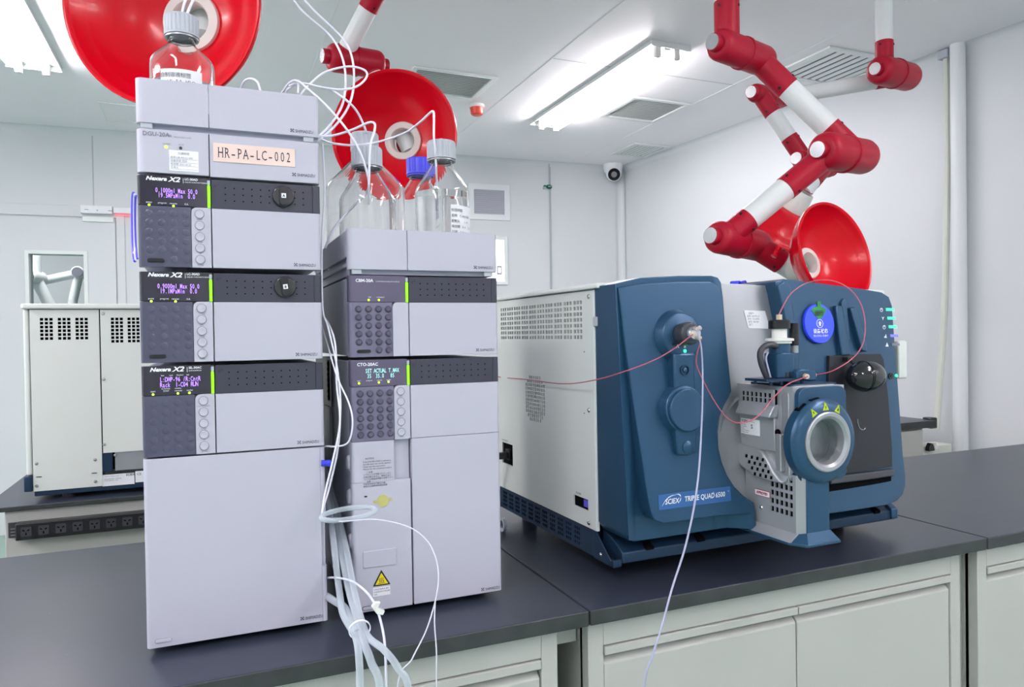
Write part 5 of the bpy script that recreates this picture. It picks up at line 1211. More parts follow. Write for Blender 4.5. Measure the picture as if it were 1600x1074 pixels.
# round window
wc = my(1292.5, 690.5, -.257)
wy = -.257
bm = NB(); lathe(bm, [(.0755, 0), (.0775, .003), (.0775, .020), (.073, .026), (.066, .030), (.0545, .031), (.0545, .028), (.052, 0)], (wc.x, wy+.030, wc.z), -Y_, 72, closed=True); bez = S(obj('window_bezel', bm, 'sciex_blue', bev=.0008))
bm = NB(); lathe(bm, [(.0545, .004), (.0545, .0335), (.0520, .0350), (.0465, .0345), (.0420, .0300), (.0405, .018), (.0405, 0)], (wc.x, wy+.030, wc.z), -Y_, 64, closed=True); S(obj('window_ring', bm, 'sciex_silver'))
bm = NB(); lathe(bm, [(.0405, .0), (.0405, -.045), (.036, -.052), (0, -.053), (0, -.056), (.0435, -.056), (.0435, 0)], (wc.x, wy+.030, wc.z), -Y_, 56, closed=False); S(obj('source_chamber', bm, 'steel'))
bm = NB(); lathe(bm, [(.0345, -.030), (.0405, -.030), (.0405, -.022), (.0345, -.022)], (wc.x, wy+.030, wc.z), -Y_, 56, closed=True); S(obj('chamber_ring', bm, 'steel_dull'))
bm = NB(); cyl(bm, (wc.x+.002, wy+.055, wc.z+.034), (wc.x+.002, wy+.055, wc.z+.012), .006, .0035, n=20); S(obj('spray_nozzle', bm, 'steel'))
bm = NB(); disc(bm, (wc.x, wy+.016, wc.z), -Y_, .0408, .003, 56); S(obj('window_glass', bm, 'viewport_glass'))
for an in (100, 125):
    bm = NB(); box(bm, -.010, .010, -.006, .006, -.0015, .0025); bmesh.ops.rotate(bm, matrix=Matrix.Rotation(-R_(an-90), 3, 'Y'), verts=bm.verts[:]); bmesh.ops.translate(bm, verts=bm.verts[:], vec=(wc.x+.0762*math.cos(R_(an)), wy+.019, wc.z+.0762*math.sin(R_(an)))); S(obj('bezel_notch', bm, 'dark_gap'))
for k, an in enumerate((121, 93, 65)):
    cx_, cz_ = wc.x+.0632*math.cos(R_(an)), wc.z+.0632*math.sin(R_(an)); rt = R_(an-90); s_ = .0082
    def rr_(x, z): return (cx_+x*math.cos(rt)-z*math.sin(rt), cz_+x*math.sin(rt)+z*math.cos(rt))
    bm = NB(); prism(bm, [rr_(*p_) for p_ in ((0, s_), (-s_*.95, -s_*.8), (s_*.95, -s_*.8))], 'y', wy-.0008, wy+.003); w_t = S(obj('warning_triangle', bm, 'warn_green', bev=.0004))
    bm = NB(); ins = [(( -.0007, .0028), (.0007, .0028), (.0007, -.002), (-.0007, -.002)), ((.001, .003), (-.0018, -.0005), (0, -.0005), (-.001, -.0045), (.0018, .0006), (0, .0006)), ((-.002, -.002), (0, .003), (.002, -.002), (0, -.0035))][k]
    prism(bm, [rr_(*p_) for p_ in ins], 'y', wy-.0013, wy-.0006); S(obj('warning_symbol', bm, 'ink_dark', smooth=False))
# post below
pc0, pc1 = cx0+.004, .395
pe = mx(1243.5, 785, cx0+.004).y; pyf = pe-.016; pyb = -.10
zpb, zpt = .092, zb0+.004
pcx = my(1259, 800, pe-.012).x; pc1 = my(1295, 800, pe-.012).x
H = []
qa, qb = mx(1205, 754, pc0), mx(1236, 804, pc0)
for i in range(5):
    for j in range(5):
        a = pyf+.016+.0075+i*.0118; b = zpb+.030+j*.0155
        H.append((round(a, 4), round(a+.0078, 4), round(b, 4), round(b+.0100, 4)))
bm = NB(); perf(bm, [pyf+.016, pyb], [zpb, zpt], H, lambda u, v, d: Vector((pc0+d, u, v)), .003); S(obj('post_side', bm, 'sciex_source', smooth=False))
bm = NB(); box(bm, pc0+.006, pc1-.004, pyf+.012, pyb, zpb, zpt); S(obj('post_core', bm, 'dark_gap'))
bm = NB(); prism(bm, [(pc0, pyf+.016), (pcx, pyf+.004), (pcx+.004, pyf+.004), (pcx+.004, pyf+.016)], 'z', zpb, zpt); S(obj('post_chamfer', bm, 'sciex_silver'))
bm = NB(); prism(bm, [(pcx+.001, pyf+.002), (pc1, pyf+.002), (pc1, pyb), (pc1-.004, pyb), (pc1-.004, pyf+.012), (pcx+.001, pyf+.012)], 'z', zpb-.012, zpt); S(obj('post_front', bm, 'sciex_blue', bev=.0015))
# flared skirt
bm = NB(); zt2, zf = zpb+.004, zpb-.012
def quad(bm, a, b, c, d): bm.faces.new([bm.verts.new(v) for v in (a, b, c, d)])
prism(bm, [(pc0-.022, pyb+.01), (pc0-.020, pyf+.016), (pc0-.002, pyf-.014), (pc1+.010, pyf-.014), (pc1+.016, pyf-.004), (pc1+.022, pyb+.01)], 'z', zf-.005, zf)
f1 = [Vector((pc0-.018, pyf+.016, zf)), Vector((pc0, pyf-.012, zf)), Vector((pc1+.010, pyf-.012, zf)), Vector((pc1+.016, pyb, zf))]
f2 = [Vector((pc0-.001, pyf+.017, zpb)), Vector((pcx, pyf+.0015, zt2)), Vector((pc1+.001, pyf+.0015, zt2)), Vector((pc1+.001, pyb, zt2))]
fA = [bm.verts.new(v) for v in f1]; fB = [bm.verts.new(v) for v in f2]
for i in range(3): bm.faces.new((fA[i], fA[i+1], fB[i+1], fB[i]))
S(obj('post_skirt', bm, 'sciex_blue', bev=.001))
bm = NB(); prism(bm, [(pc0-.020, zf), (pc0+.002, zpb+.002), (pc0+.002, zf)], 'y', pyf+.012, pyb); S(obj('skirt_side', bm, 'sciex_source'))
p = mx(1190, 793, pc0); bm = NB(); lathe(bm, [(.004, 0), (.004, .001), (.002, .003), (0, .003)], (pc0, p.y, p.z), -X_, 14); S(obj('screw', bm, 'steel'))
aa, ab_ = mx(1179, 763, pc0-.001), mx(1203, 781, pc0-.001)
bm = NB(); box(bm, pc0-.0008, pc0, ab_.y, aa.y, ab_.z+.002, aa.z); aps = S(obj('approval_sticker', bm, 'ink_red'))
bm = NB(); box(bm, pc0-.0010, pc0-.0007, ab_.y+.001, aa.y-.001, ab_.z+.003, aa.z-.001); S(obj('sticker_face', bm, 'paper_white'))
S(writing('approval_print', [('APPROVED', (pc0-.0012, (ab_.y+aa.y)/2, (ab_.z+aa.z)/2-.001), .0068, dict(align='CENTER', bold=.0003, sx=.85)), ('ELECTRICAL PRODUCT', (pc0-.0012, (ab_.y+aa.y)/2, aa.z-.006), .0028, dict(align='CENTER')), ('SGS', (pc0-.0012, (ab_.y+aa.y)/2, ab_.z+.005), .0035, dict(align='CENTER'))], 'ink_red', None, ux=-Y_))
# probe tower
ty = -.175
pc = my(1221, 590, ty); tx = pc.x; tz = ztop+.004
bm = NB(); prism(bm, rrect(tx-.062, tx+.045, ty-.030, ty+.032, .004), 'z', tz+.006, tz+.011)
for (x, y) in ((-.045, -.02), (.03, -.02), (-.045, .02), (.03, .02), (0, -.02), (-.02, -.02)): cyl(bm, (tx+x, ty+y, tz-.001), (tx+x, ty+y, tz+.007), .003, n=10)
S(obj('probe_base', bm, 'sciex_blue_dark'))
zA = my(1221, 552, ty-.02).z; zB = my(1221, 537, ty-.016).z
bm = NB(); prism(bm, rrect(tx-.026, tx+.020, ty-.022, ty+.024, .012), 'z', tz+.011, zA); S(obj('probe_body', bm, 'sciex_blue', bev=.002))
bm = NB(); box(bm, tx+.012, tx+.027, ty-.006, ty+.018, tz+.01, zA-.002); S(obj('probe_spine', bm, 'sciex_blue', bev=.003))
bm = NB()
for x in (-.012, -.003): box(bm, tx+x, tx+x+.005, ty-.0225, ty-.018, tz+.012, tz+.022)
S(obj('probe_slots', bm, 'black_plastic'))
bm = NB(); cyl(bm, (tx-.004, ty, zA-.001), (tx-.004, ty, zB), .0195, n=40); S(obj('probe_collar', bm, 'sciex_blue', bev=.0008))
z3 = my(1219, 529, ty).z; z4 = my(1219, 514, ty).z; z5 = my(1219, 500, ty).z
bm = NB(); lathe(bm, [(.022, zB), (.022, zB+(z3-zB)*.45), (.026, zB+(z3-zB)*.5), (.026, z3-.001), (.024, z3), (.014, z3+.001), (.014, z4), (0, z4)], (tx-.004, ty, 0), Z_, 40); S(obj('adjuster', bm, 'ring_white', ang=30))
bm = NB(); lathe(bm, [(.019, z4), (.020, z4+.001), (.020, z5-.002), (.018, z5), (0, z5)], (tx-.004, ty, 0), Z_, 28); S(obj('adjuster_knob', bm, 'black_plastic', ang=20))
bm = NB(); cyl(bm, (tx-.004, ty, z5-.001), (tx-.004, ty, z5+.010), .0055, n=10); S(obj('inlet_nut', bm, 'peek_tan'))
inlet = mw(tx-.004, ty, z5+.010)
kx = my(1240, 530, ty).x+.001
bm = NB(); cyl(bm, (kx, ty, zA-.001), (kx, ty, zA+.014), .0080, n=28); S(obj('micrometer_scale', bm, 'sciex_silver'))
bm = NB(); cyl(bm, (kx, ty, zA+.013), (kx, ty, my(1240, 520, ty).z), .0092, n=24); cyl(bm, (kx, ty, my(1240, 521, ty).z), (kx, ty, my(1240, 505, ty).z), .0096, n=24); S(obj('micrometer_knob', bm, 'black_plastic', bev=.0008))
# union block at right of tower
ub = my(1256, 588, ty-.02)
bm = NB(); prism(bm, [(ub.x-.030, tz+.009), (ub.x-.030, tz+.024), (ub.x-.02, tz+.028), (ub.x+.012, tz+.026), (ub.x+.018, tz+.020), (ub.x+.018, tz+.004), (ub.x, tz+.004)], 'y', ty-.034, ty-.006); S(obj('ground_union', bm, 'sciex_blue', bev=.003))
g1 = Vector((ub.x-.010, ty-.034, tz+.014)); bm = NB(); cyl(bm, g1+Vector((0, .004, 0)), g1+Vector((-.006, -.010, 0)), .0055, .0045, n=18); S(obj('fitting', bm, 'peek_tan'))
g2 = Vector((ub.x+.017, ty-.022, tz+.014)); bm = NB(); cyl(bm, g2, g2+Vector((.008, -.002, 0)), .0045, n=16); S(obj('fitting', bm, 'peek_tan'))
# black loop cable at left of the tower
q_ = [my(1213, 541, ty-.01), my(1202, 539, ty-.01), my(1193, 543, ty-.01), my(1188, 552, ty-.01), my(1189, 565, ty-.01), my(1194, 580, ty-.01), my(1199, 591, ty-.01)]
bm = NB(); tube(bm, q_, .0058, n=14); S(obj('probe_cable', bm, 'black_satin'))
q_ = [my(1200, 551, ty-.018), my(1197, 560, ty-.018), my(1200, 575, ty-.018), my(1204, 590, ty-.018)]
bm = NB(); tube(bm, q_, .0016, n=8); S(obj('gas_line', bm, 'tube_grey'))
# blue rings on the lid
for i, (px, py) in enumerate(((1149, 438), (1159, 436.5))):
    p = my(px, py+2, .1); bm = NB(); lathe(bm, [(.0065, -.010), (.009, -.010), (.009, .010), (.0065, .010)], (0, 0, 0), Vector((.6, -1, .2*i)), 24, closed=True)
    o = obj('blue_plug', bm, 'cap_blue'); o.location = mw(p.x, .1, .5705); tag(o, ('left', 'right')[i]+' one of the two small blue caps lying on top of the spectrometer', 'cap', 'blue caps on the spectrometer')

# ================================================================== EXTRACTION ARMS
def hood(t, c, n, D, name='hood', shift=0, deep=.42, collar=.06):
    """c rim centre, n points out of the opening"""
    n = Vector(n).normalized(); R = D/2; dd = D*deep
    prof = [(R*.30, dd), (R*.42, dd*.95), (R*.56, dd*.83), (R*.70, dd*.63), (R*.80, dd*.45), (R*.86, dd*.31), (R*.875, dd*.27), (R*.905, dd*.22), (R*.945, dd*.06), (R*.97, 0.0), (R, -.002), (R*1.008, .004), (R*1.0, .012), (R*.975, .014),
            (R*.94, dd*.24+.006), (R*.90, dd*.34+.006), (R*.82, dd*.53), (R*.68, dd*.78), (R*.52, dd*.94), (R*.34, dd*1.03), (R*.30, dd*1.035)]
    bm = NB(); lathe(bm, prof, (0, 0, 0), -n, 64, closed=True); o = obj(name, bm, 'hood_red', ang=60); o.location = c; child_of(o, t); o.location = c
    # white flange ring with an open throat
    ro, ri = R*.31, R*.19
    bm = NB(); lathe(bm, [(ri, dd-.004), (ri*1.1, dd-.010), (ro*.96, dd-.008), (ro, dd-.003), (ro, dd+.03), (ro*.8, dd+collar), (ri*1.1, dd+collar), (ri, dd+.02)], (0, 0, 0), -n, 48, closed=True)
    o = obj('hood_ring', bm, 'ring_white', ang=50); o.location = c; child_of(o, t); o.location = c
    bm = NB(); lathe(bm, [(ri*1.04, dd+collar+.01), (ri*1.04, dd+collar+.012)], (0, 0, 0), -n, 32)
    o = obj('throat', bm, 'arm_red'); o.location = c; child_of(o, t); o.location = c
    return c-n*(dd+collar)
def joint(t, A, Bp, R, cap=.02, tubes=(), rt=.033, sleeve=.13):
    """barrel with axis A->B (half centres); tubes = [(which end, target point)]"""
    ax = (Bp-A).normalized(); h = (Bp-A).length; e = max(R*.62, rt*.9)+.020; kr = .027/R
    L0 = A-ax*e; Lt = h+2*e
    bm = NB(); mid = Lt/2
    lathe(bm, [(0, 0), (R*.62, .001), (R*.80, R*.07), (R*.94, R*.24), (R, R*.50), (R, mid-.006), (R*1.07, mid-.005), (R*1.07, mid+.005), (R, mid+.006), (R, Lt-R*.50), (R*.94, Lt-R*.24), (R*.80, Lt-R*.07), (R*.62, Lt-.001), (0, Lt)], L0, ax, 40)
    tubes = [tuple(q_)+(sleeve,)*(3-len(q_)) for q_ in tubes]
    for w, T, sl in tubes:
        c = (A, Bp)[w]; d = (T-c).normalized(); lathe(bm, [(rt*1.06, 0), (rt*1.06, sl), (rt*.98, sl+.001)], c, d, 32)
    o = obj('joint', bm, 'arm_red', ang=40); child_of(o, t)
    for s_, pt_k, dr_ in ((0, L0, -ax), (1, L0+ax*Lt, ax)):
        bm = NB(); lathe(bm, [(.027, -.006), (.027, cap), (.0255, cap+.002), (.0235, cap+.002)], pt_k, dr_, 36)
        k = obj('knob', bm, 'arm_red', bev=.001); k.parent = o
        bm = NB(); lathe(bm, [(.0240, cap+.0018), (.0240, cap+.0035), (0, cap+.0035)], pt_k, dr_, 36)
        k2 = obj('knob_face', bm, 'steel'); k2.parent = k
    for w, T, sl in tubes:      # screw heads on the sleeve
        c = (A, Bp)[w]; d = (T-c).normalized(); sd = (-_f-d*(-_f).dot(d)).normalized(); up_ = d.cross(sd)
        for q_ in (.9, -.9):
            dd_ = (sd*math.cos(q_)+up_*math.sin(q_)); bm = NB(); disc(bm, c+d*(sl-.018)+dd_*(rt*1.05), dd_, .0045, .0025, 12)
            k = obj('screw', bm, 'black_plastic'); k.parent = o
    return o
def pipe(t, a, b, r, i0=.02, i1=.02, m='arm_white'):
    d = (b-a).normalized(); bm = NB(); cyl(bm, a+d*i0, b-d*i1, r, n=36); return child_of(obj('tube', bm, m), t)
def arm_root(top, label):
    t = thing('extraction_arm', (top.x, top.y, CEIL), label, 'extraction arm')
    bm = NB(); lathe(bm, [(.075, 0), (.075, .006), (.05, .012), (.05, .03), (0, .03)], (top.x, top.y, CEIL), -Z_, 36); child_of(obj('ceiling_flange', bm, 'arm_white'), t); return t
def up_to_ceiling(p): return Vector((p.x, p.y, CEIL))
# C: large arm right of the centre
rt, RJ = .0365, .056
A1, B1 = od(1136, 74, 2.28), od(1183, 92, 2.38)
A2, B2 = od(1298, 237, 2.24), od(1340, 244, 2.34)
A3, B3 = od(1133, 373, 2.24), od(1175, 382, 2.33)
hc = od(1307, 396, 2.20); hn = (-_f*.84+_r*.49+_u*.20); HD = .325
t = arm_root(up_to_ceiling(A1), 'large red and white jointed extraction arm right of centre, its red hood above the spectrometer')
apx = hood(t, hc, hn, HD, deep=.32)
joint(t, A1, B1, .049, tubes=((0, up_to_ceiling(A1)), (1, B2)), rt=rt, sleeve=.14); pipe(t, A1, up_to_ceiling(A1), rt)
joint(t, A2, B2, RJ, tubes=((1, B1, .13), (0, A3, .18)), rt=rt, sleeve=.13); pipe(t, B1, B2, rt)
joint(t, A3, B3, .050, tubes=((0, A2, .095), (1, apx, .11)), rt=rt, sleeve=.125); pipe(t, A2, A3, rt); pipe(t, B3, apx, rt*.97, .02, -.03)
wn_ = od(1213, 394, 2.21)
bm = NB(); bmesh.ops.create_uvsphere(bm, u_segments=14, v_segments=8, radius=.008, matrix=Matrix.Translation(wn_)); wd = (_u*.8+_r*.5)
for s_ in (-1, 1): cyl(bm, wn_, wn_+wd*(s_*.018), .005, .009, n=10)
child_of(obj('damper_knob', bm, 'hood_red'), t)
# B: arm at centre left
rt2, RB = .0335, .052
A1, B1 = od(534, 92, 2.72), od(577, 99, 2.78)
U1 = od(602, -38, 2.60); V1 = od(655, -30, 2.66)
hcB = od(615, 211, 2.60); hnB = (-_f*.985-_r*.10-_u*.12)
t = arm_root(up_to_ceiling(V1), 'red and white extraction arm with a round red hood behind the clear bottles')
apx = hood(t, hcB, hnB, .455, deep=.30)
joint(t, A1, B1, RB, tubes=((0, U1), (1, apx)), rt=rt2, sleeve=.045); pipe(t, A1, U1, rt2); pipe(t, B1, apx, rt2, .02, -.03)
joint(t, U1, V1, RB, tubes=((0, A1), (1, up_to_ceiling(V1))), rt=rt2, sleeve=.13); pipe(t, V1, up_to_ceiling(V1), rt2)
# A: big hood top left
hcA = od(250, 2, 1.57); hnA = (-_f*.99-_r*.08-_u*.10)
apA = hcA-hnA.normalized()*.20
J0 = od(330, -60, 1.85); J1 = od(390, -70, 1.95)
t = arm_root(up_to_ceiling(J1), 'extraction arm with the biggest red hood, top left above the left stack')
apx = hood(t, hcA, hnA, .442, deep=.30)
joint(t, J0, J1, .05, tubes=((0, apx), (1, up_to_ceiling(J1))), rt=rt2, sleeve=.08); pipe(t, J0, apx, rt2, .02, -.03); pipe(t, J1, up_to_ceiling(J1), rt2)
bm = NB(); p_ = od(263, -8, 1.62)
# D/E: rear right arm
rt3, RD = .033, .058
A1, B1 = od(1382, 111, 3.0), od(1413, 119, 3.1)
A2, B2 = od(1187, 147, 3.05), od(1214, 154, 3.15)
A3, B3 = od(1258, 252, 3.02), od(1288, 262, 3.12)
hd_c = od(1209, 368, 3.12); hdn = (-_u*.78-_r*.42+_f*.46)
t = arm_root(up_to_ceiling(A1), 'red and white extraction arm at the right rear, its hood turned down')
apx = hood(t, hd_c, hdn, .36, deep=.34, collar=.09)
joint(t, A1, B1, RD, tubes=((0, up_to_ceiling(A1)), (1, B2)), rt=rt3, sleeve=.12); pipe(t, A1, up_to_ceiling(A1), rt3); pipe(t, B1, B2, rt3)
joint(t, A2, B2, RD*.66, tubes=((1, B1), (0, A3)), rt=rt3, sleeve=.10); pipe(t, A2, A3, rt3)
joint(t, A3, B3, RD*.66, tubes=((0, A2), (1, apx)), rt=rt3, sleeve=.12); pipe(t, B3, apx, rt3, .02, -.01)

# ================================================================== TUBING
def line(name, pts, r, m, label, cat='tube', group=None, n=10, k=8):
    if pts[-1].z < -.005: pts = pts+[pts[-1]+Vector((0, 0, -.22)), pts[-1]+Vector((0, .01, -.5))]
    bm = NB(); tube(bm, pts, r, n=n, k=k); o = obj(name, bm, m, ang=70); tag(o, label, cat, group); return o
D_ = od
# red capillaries
f0 = mw(*fit[1]); f1_ = mw(*fit[2]); f2_ = mw(*fit[0])
SP = lambda px, py, o=.012: (lambda p: mw(-o, p.y, p.z))(mx(px, py, -o))
SF = lambda px, py, o=-.014: mw(*surf(px, py, o))
e0 = SP(772, 588)
line('capillary', [Vector((.566, .30, .40)), e0, SP(820, 593), SP(880, 600), SP(930, 594, .02), SF(975, 581), SF(1020, 564, -.03), SF(1052, 546, -.05), f0], .0011, 'tube_red', 'thin red capillary sagging from the right stack across to the valve')
gw_ = mw(*(g1+Vector((-.006, -.010, 0))))
DV = (f1_-CAM).dot(_f)
line('capillary', [f1_, D_(1088, 566, DV+.005), D_(1100, 597, DV+.01), D_(1118, 630, DV), D_(1138, 655, 1.22), D_(1160, 661, 1.19), D_(1185, 650, 1.20), D_(1210, 620, 1.24), D_(1232, 600, 1.28), gw_], .0011, 'tube_red', 'thin red capillary looping from the valve down to the source union')
gx = mw(*(g2+Vector((.008, -.002, 0))))
line('capillary', [gx, D_(1300, 580, 1.36), D_(1330, 562, 1.38), D_(1347, 540, 1.40), D_(1352, 510, 1.42), D_(1345, 475, 1.44), D_(1325, 450, 1.45), D_(1295, 438, 1.45), D_(1262, 442, 1.44), D_(1237, 458, 1.42), D_(1224, 478, 1.40), inlet], .0011, 'tube_red', 'thin red capillary arching in a big loop above the source, past the blue disc')
# grey waste line from the valve to below the bench
line('waste_tube', [f2_, D_(1090, 519, DV-.01), D_(1096, 545, DV-.01), D_(1098, 600, DV-.02), D_(1095, 690, 1.16), D_(1088, 770, 1.10), D_(1072, 850, 1.06), D_(1050, 920, 1.03), D_(1034, 980, 1.01), D_(1020, 1025, 1.0), D_(1006, 1090, 1.0)], .0015, 'tube_grey', 'pale grey tube hanging from the valve over the bench edge')
# solvent tubes around the trays
G = 'white solvent tubes around the bottles'
line('solvent_tube', [D_(283, 50, 1.235), D_(284, 25, 1.235), D_(290, 0, 1.25), D_(305, -30, 1.27), D_(380, -60, 1.30), D_(440, -20, 1.35), D_(475, 20, 1.38), D_(515, 55, 1.42), D_(533, 85, 1.42), D_(540, 120, 1.42), D_(536, 160, 1.38), D_(520, 190, 1.33), D_(498, 213, 1.29), D_(480, 225, 1.32)], .0022, 'tube_white', 'left of the two long white tubes arching from the left bottle over the top', group=G)
line('solvent_tube', [D_(290, 55, 1.235), D_(292, 25, 1.235), D_(302, 0, 1.25), D_(318, -28, 1.27), D_(390, -70, 1.32), D_(455, -20, 1.36), D_(492, 18, 1.39), D_(535, 60, 1.43), D_(550, 90, 1.43), D_(553, 130, 1.42), D_(545, 165, 1.38), D_(525, 195, 1.33), D_(498, 219, 1.29), D_(480, 230, 1.32)], .0022, 'tube_white', 'right of the two long white tubes arching from the left bottle over the top', group=G)
line('solvent_tube', [D_(455, 143, 1.40), D_(470, 125, 1.36), D_(463, 127, 1.34)] if False else [D_(440, 146, 1.36), D_(452, 130, 1.33), D_(464, 126, 1.31), D_(480, 138, 1.29), D_(510, 165, 1.27), D_(540, 200, 1.26), D_(560, 232, 1.25), D_(573, 268, 1.26), D_(576, 290, 1.27), D_(570, 305, 1.28), D_(545, 330, 1.26), D_(520, 360, 1.25), D_(508, 388, 1.25)], .0021, 'tube_white', 'white tube running from the left tray over the right edge down past the bottles', group=G)
line('solvent_tube', [D_(470, 148, 1.36), D_(488, 128, 1.36), D_(510, 112, 1.37), D_(545, 104, 1.38), D_(570, 110, 1.39), D_(572, 122, 1.39), D_(556, 136, 1.38), D_(530, 140, 1.36), D_(500, 136, 1.34), D_(470, 130, 1.33), D_(452, 138, 1.34), D_(446, 146, 1.36)], .0021, 'tube_white', 'white tube looping in a wide open coil beside the left tray', group=G)
line('solvent_tube', [D_(503, 137, 1.345), D_(520, 142, 1.355), D_(545, 160, 1.36), D_(560, 178, 1.38), D_(572, 206, 1.40), cC*0+Vector((cC.x-.004, .245, .586+hC+.004))], .0021, 'tube_white', 'white tube dropping steeply into the largest bottle', group=G)
line('solvent_tube', [D_(497, 213, 1.29), D_(520, 212, 1.30), D_(550, 203, 1.30), D_(575, 192, 1.29), D_(585, 193, 1.28), D_(585, 205, 1.27), D_(579, 226, 1.26), D_(577, 260, 1.26), D_(576, 320, 1.27)], .0021, 'tube_white', 'white tube bent over into the front left bottle', group=G)
line('solvent_tube', [D_(498, 216, 1.29), D_(520, 224, 1.31), D_(553, 227, 1.36), D_(590, 222, 1.42), D_(632, 208, 1.42), D_(655, 192, 1.38), D_(668, 180, 1.36), D_(676, 174, 1.35), D_(678, 182, 1.35), D_(678, 215, 1.35), D_(681, 250, 1.36), D_(684, 330, 1.36)], .0021, 'tube_white', 'white tube rising to a peak and dropping into the front right bottle', group=G)
line('solvent_tube', [D_(376, 139, 1.33), D_(382, 127, 1.31), D_(392, 123, 1.30), D_(402, 128, 1.29), D_(407, 142, 1.29)], .0021, 'tube_white', 'short white tube hump at the middle of the left tray', group=G)
line('solvent_tube', [D_(452, 134, 1.33), D_(465, 131, 1.32), D_(466, 146, 1.32)], .0019, 'tube_white', 'short white tube stub beside the tray edge', group=G)
# lines running down in the gap
G2 = 'thin tubes in the gap between the stacks'
line('solvent_tube', [D_(504, 225, 1.28), D_(507, 300, 1.23), D_(503, 380, 1.20), D_(504, 480, 1.19), D_(512, 510, 1.185), D_(524, 560, 1.18), D_(530, 600, 1.175), D_(532, 640, 1.17), D_(528, 700, 1.165), D_(515, 760, 1.16), D_(503, 800, 1.14)], .0016, 'tube_white', 'leftmost thin tube running down the gap between the stacks', group=G2)
line('solvent_tube', [D_(500, 488, 1.24), D_(514, 508, 1.20), D_(524, 540, 1.18), D_(526, 600, 1.175), D_(531, 660, 1.165), D_(520, 720, 1.155), D_(508, 770, 1.15), D_(502, 810, 1.13)], .0016, 'tube_white', 'second thin tube down the gap, crossing the first one', group=G2)
line('solvent_tube', [D_(500, 500, 1.24), D_(512, 540, 1.20), D_(527, 590, 1.17), D_(545, 630, 1.15), D_(551, 660, 1.145), D_(545, 690, 1.15), D_(528, 698, 1.16), D_(508, 698, 1.18), D_(500, 705, 1.2)], .0014, 'tube_white', 'thin tube bulging right over the keypad of the right stack', group=G2)
# coil ring at the gap
cc = D_(545, 803, 1.13); ring = []
for k in range(13):
    an = k/12*math.tau; ring.append(cc+X_*(.042*math.cos(an))+Y_*(.018*math.sin(an))+Z_*(.004*math.sin(an)+.002*math.cos(an)))
bm = NB(); tube(bm, ring, .0040, n=12, k=6); tg = obj('drain_loop', bm, 'hose_clear', ang=70); tag(tg, 'milky loop of drain hose lying sideways across the gap between the stacks', 'hose')
line('drain_line', [D_(505, 808, 1.12), D_(530, 815, 1.105), D_(580, 812, 1.10), D_(620, 818, 1.09), D_(650, 830, 1.08), D_(672, 852, 1.07), D_(684, 885, 1.06), D_(684, 920, 1.05), D_(676, 955, 1.04), D_(664, 990, 1.02), D_(644, 1030, 1.0), D_(620, 1085, 1.0)], .0010, 'tube_clear', 'thin white line arching over the oven doors and down to the left', group=G2)
line('drain_line', [D_(680, 940, 1.045), D_(679, 975, 1.03), D_(682, 1020, 1.02), D_(682, 1090, 1.02)], .0010, 'tube_clear', 'thin white line dropping straight over the bench edge', group=G2)
# drain hoses
G3 = 'milky drain hoses over the bench edge'
line('drain_hose', [D_(490, 700, 1.45), D_(508, 760, 1.30), D_(519, 830, 1.20), D_(526, 890, 1.16), D_(531, 930, 1.13), D_(536, 960, 1.09), D_(550, 985, 1.05), D_(557, 1000, 1.03), D_(561, 1030, 1.01), D_(563, 1095, 1.0)], .0052, 'hose_clear', 'left milky drain hose, swinging out and down over the bench edge', group=G3, n=24, k=12)
line('drain_hose', [D_(494, 705, 1.46), D_(514, 770, 1.31), D_(531, 850, 1.20), D_(545, 920, 1.13), D_(556, 960, 1.08), D_(567, 1000, 1.03), D_(580, 1035, 1.01), D_(596, 1095, 1.0)], .0056, 'hose_clear', 'middle milky drain hose running straight down over the bench edge', group=G3, n=24, k=12)
line('drain_hose', [D_(497, 700, 1.50), D_(518, 765, 1.33), D_(538, 845, 1.20), D_(551, 910, 1.13), D_(562, 960, 1.08), D_(575, 995, 1.035), D_(600, 1016, 1.01), D_(622, 1045, 1.0), D_(640, 1095, 1.0)], .0050, 'hose_clear', 'right milky drain hose bending away to the right', group=G3, n=24, k=12)
line('drain_hose', [D_(500, 925, 1.22), D_(520, 938, 1.15), D_(538, 950, 1.12), D_(550, 972, 1.07), D_(558, 990, 1.04)], .0058, 'hose_clear', 'short wide piece of hose coming from under the left stack', group=G3, n=24, k=12)
line('drain_line', [D_(500, 905, 1.22), D_(520, 903, 1.16), D_(548, 908, 1.11), D_(572, 925, 1.07), D_(588, 950, 1.05), D_(598, 985, 1.03), D_(602, 1020, 1.01), D_(604, 1095, 1.0)], .0018, 'coil_blue' if False else 'tube_clear', 'clear thin line with a clip, crossing in front of the power button', group=G2)
cl = D_(562, 984, 1.035); bm = NB(); lathe(bm, [(.0145, -.0015), (.0157, -.0015), (.0157, .0015), (.0145, .0015)], (0, 0, 0), (D_(556, 960, 1.08)-D_(567, 1000, 1.03)), 28, closed=True); o = obj('cable_tie', bm, 'tube_white'); o.location = cl; tag(o, 'white cable tie bundling the drain hoses', 'cable tie')
cp_ = D_(590, 951, 1.045); bm = NB(); prism(bm, [(-.009, .004), (-.004, .010), (.004, .009), (.0, .002), (.010, -.004), (.007, -.010), (-.002, -.007)], 'y', -.004, .004); o = obj('tube_clip', bm, 'ring_white', bev=.001); o.location = cp_; tag(o, 'small ivory plastic clip by the power button of the column oven', 'clip')
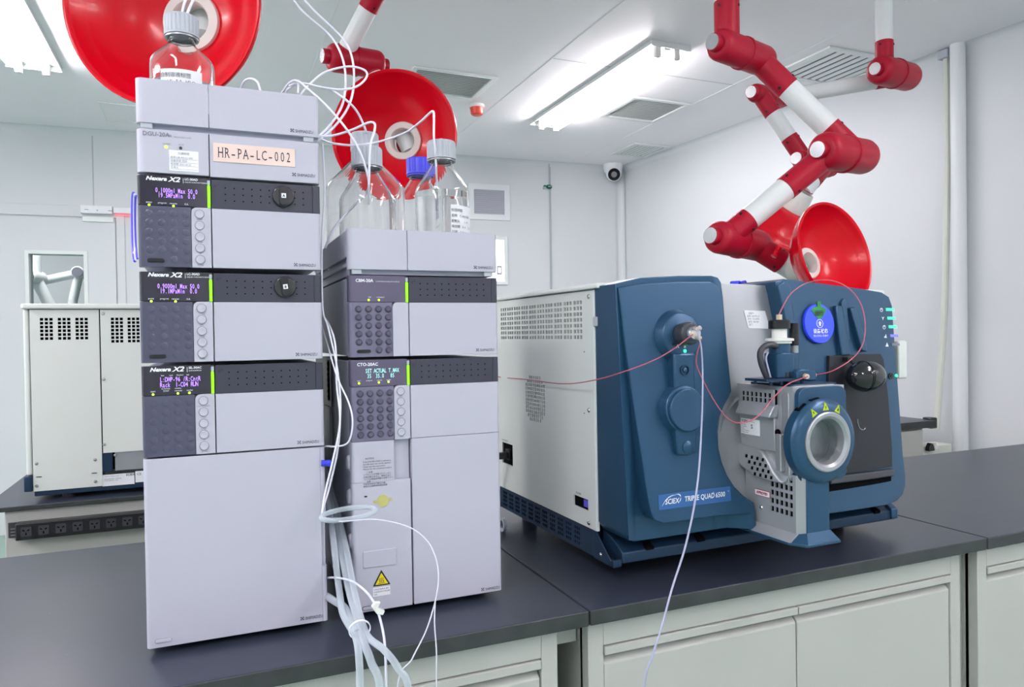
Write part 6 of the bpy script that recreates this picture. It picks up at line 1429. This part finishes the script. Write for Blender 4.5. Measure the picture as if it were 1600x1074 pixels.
bm = NB(); bmesh.ops.create_uvsphere(bm, u_segments=16, v_segments=10, radius=.0055); cyl(bm, (-.002, 0, 0), (-.012, 0, .001), .005, n=14); o = obj('hose_plug', bm, 'cap_blue'); o.location = D_(514, 724, 1.165); tag(o, 'small blue plug in the gap beside the left stack', 'plug')
# blue coil at the left edge of the left stack
t = thing('tubing_coil', (-.0065, .05, .635), 'blue looped tubing hanging at the left side of the left stack', 'tubing coil')
for k, (dy, rz_, rr) in enumerate(((0, .0, .0021), (.003, .003, .0019), (-.002, -.002, .0017))):
    bm = NB(); pts = [Vector((-.001-.0045*math.sin(R_(15)+math.pi*(j/20))*(1 if j <= 20 else 0)+(.0025*k-.002), .030*math.cos(j/20*math.pi*1.0)+dy, .052*math.cos(j/20*math.pi)+rz_)) for j in range(21)]
    pts = [Vector((-.0022-.0040*math.sin(j/20*math.pi)+.0018*k, .02*math.sin(j/20*math.pi), (.0515-k*.002)*math.cos(j/20*math.pi))) for j in range(21)]
    tube(bm, pts, rr, n=8, k=2); obj('tube_turn', bm, 'coil_blue' if k != 1 else 'tube_white', t)
# power cable leaving the spectrometer inlet
pcx = ml(Vector((0, 0, 0)))
yc = (ya+yb_)/2-.006; zc_ = (za+zb__)/2-.003
line('power_cable', [mw(-.03, yc, zc_), mw(-.045, yc+.01, zc_-.005), mw(-.05, yc+.03, zc_-.05), mw(-.04, yc+.05, .05), mw(-.02, yc+.06, .006), mw(-.04, yc+.10, .005)], .0045, 'black_plastic', 'black power cable plugged into the side of the mass spectrometer', 'cable')
bm = NB(); lathe(bm, [(.010, -.004), (.016, -.004), (.016, .004), (.010, .004)], D_(784, 815, 1.62)*0, X_, 24, closed=True)
p = oz(786, 818, .02); o = obj('cable_gland', bm, 'cap_grey'); o.location = (p.x, p.y, .017); tag(o, 'small grey ring lying on the bench between the right stack and the spectrometer', 'ring')
# chip on the bench
p = oz(1034, 861, .002); bm = NB(); bmesh.ops.create_uvsphere(bm, u_segments=12, v_segments=6, radius=1, matrix=Matrix.Diagonal((.009, .005, .002, 1))); o = obj('paper_scrap', bm, 'ring_white'); o.location = p; tag(o, 'tiny pale scrap on the black worktop under the spectrometer', 'scrap')
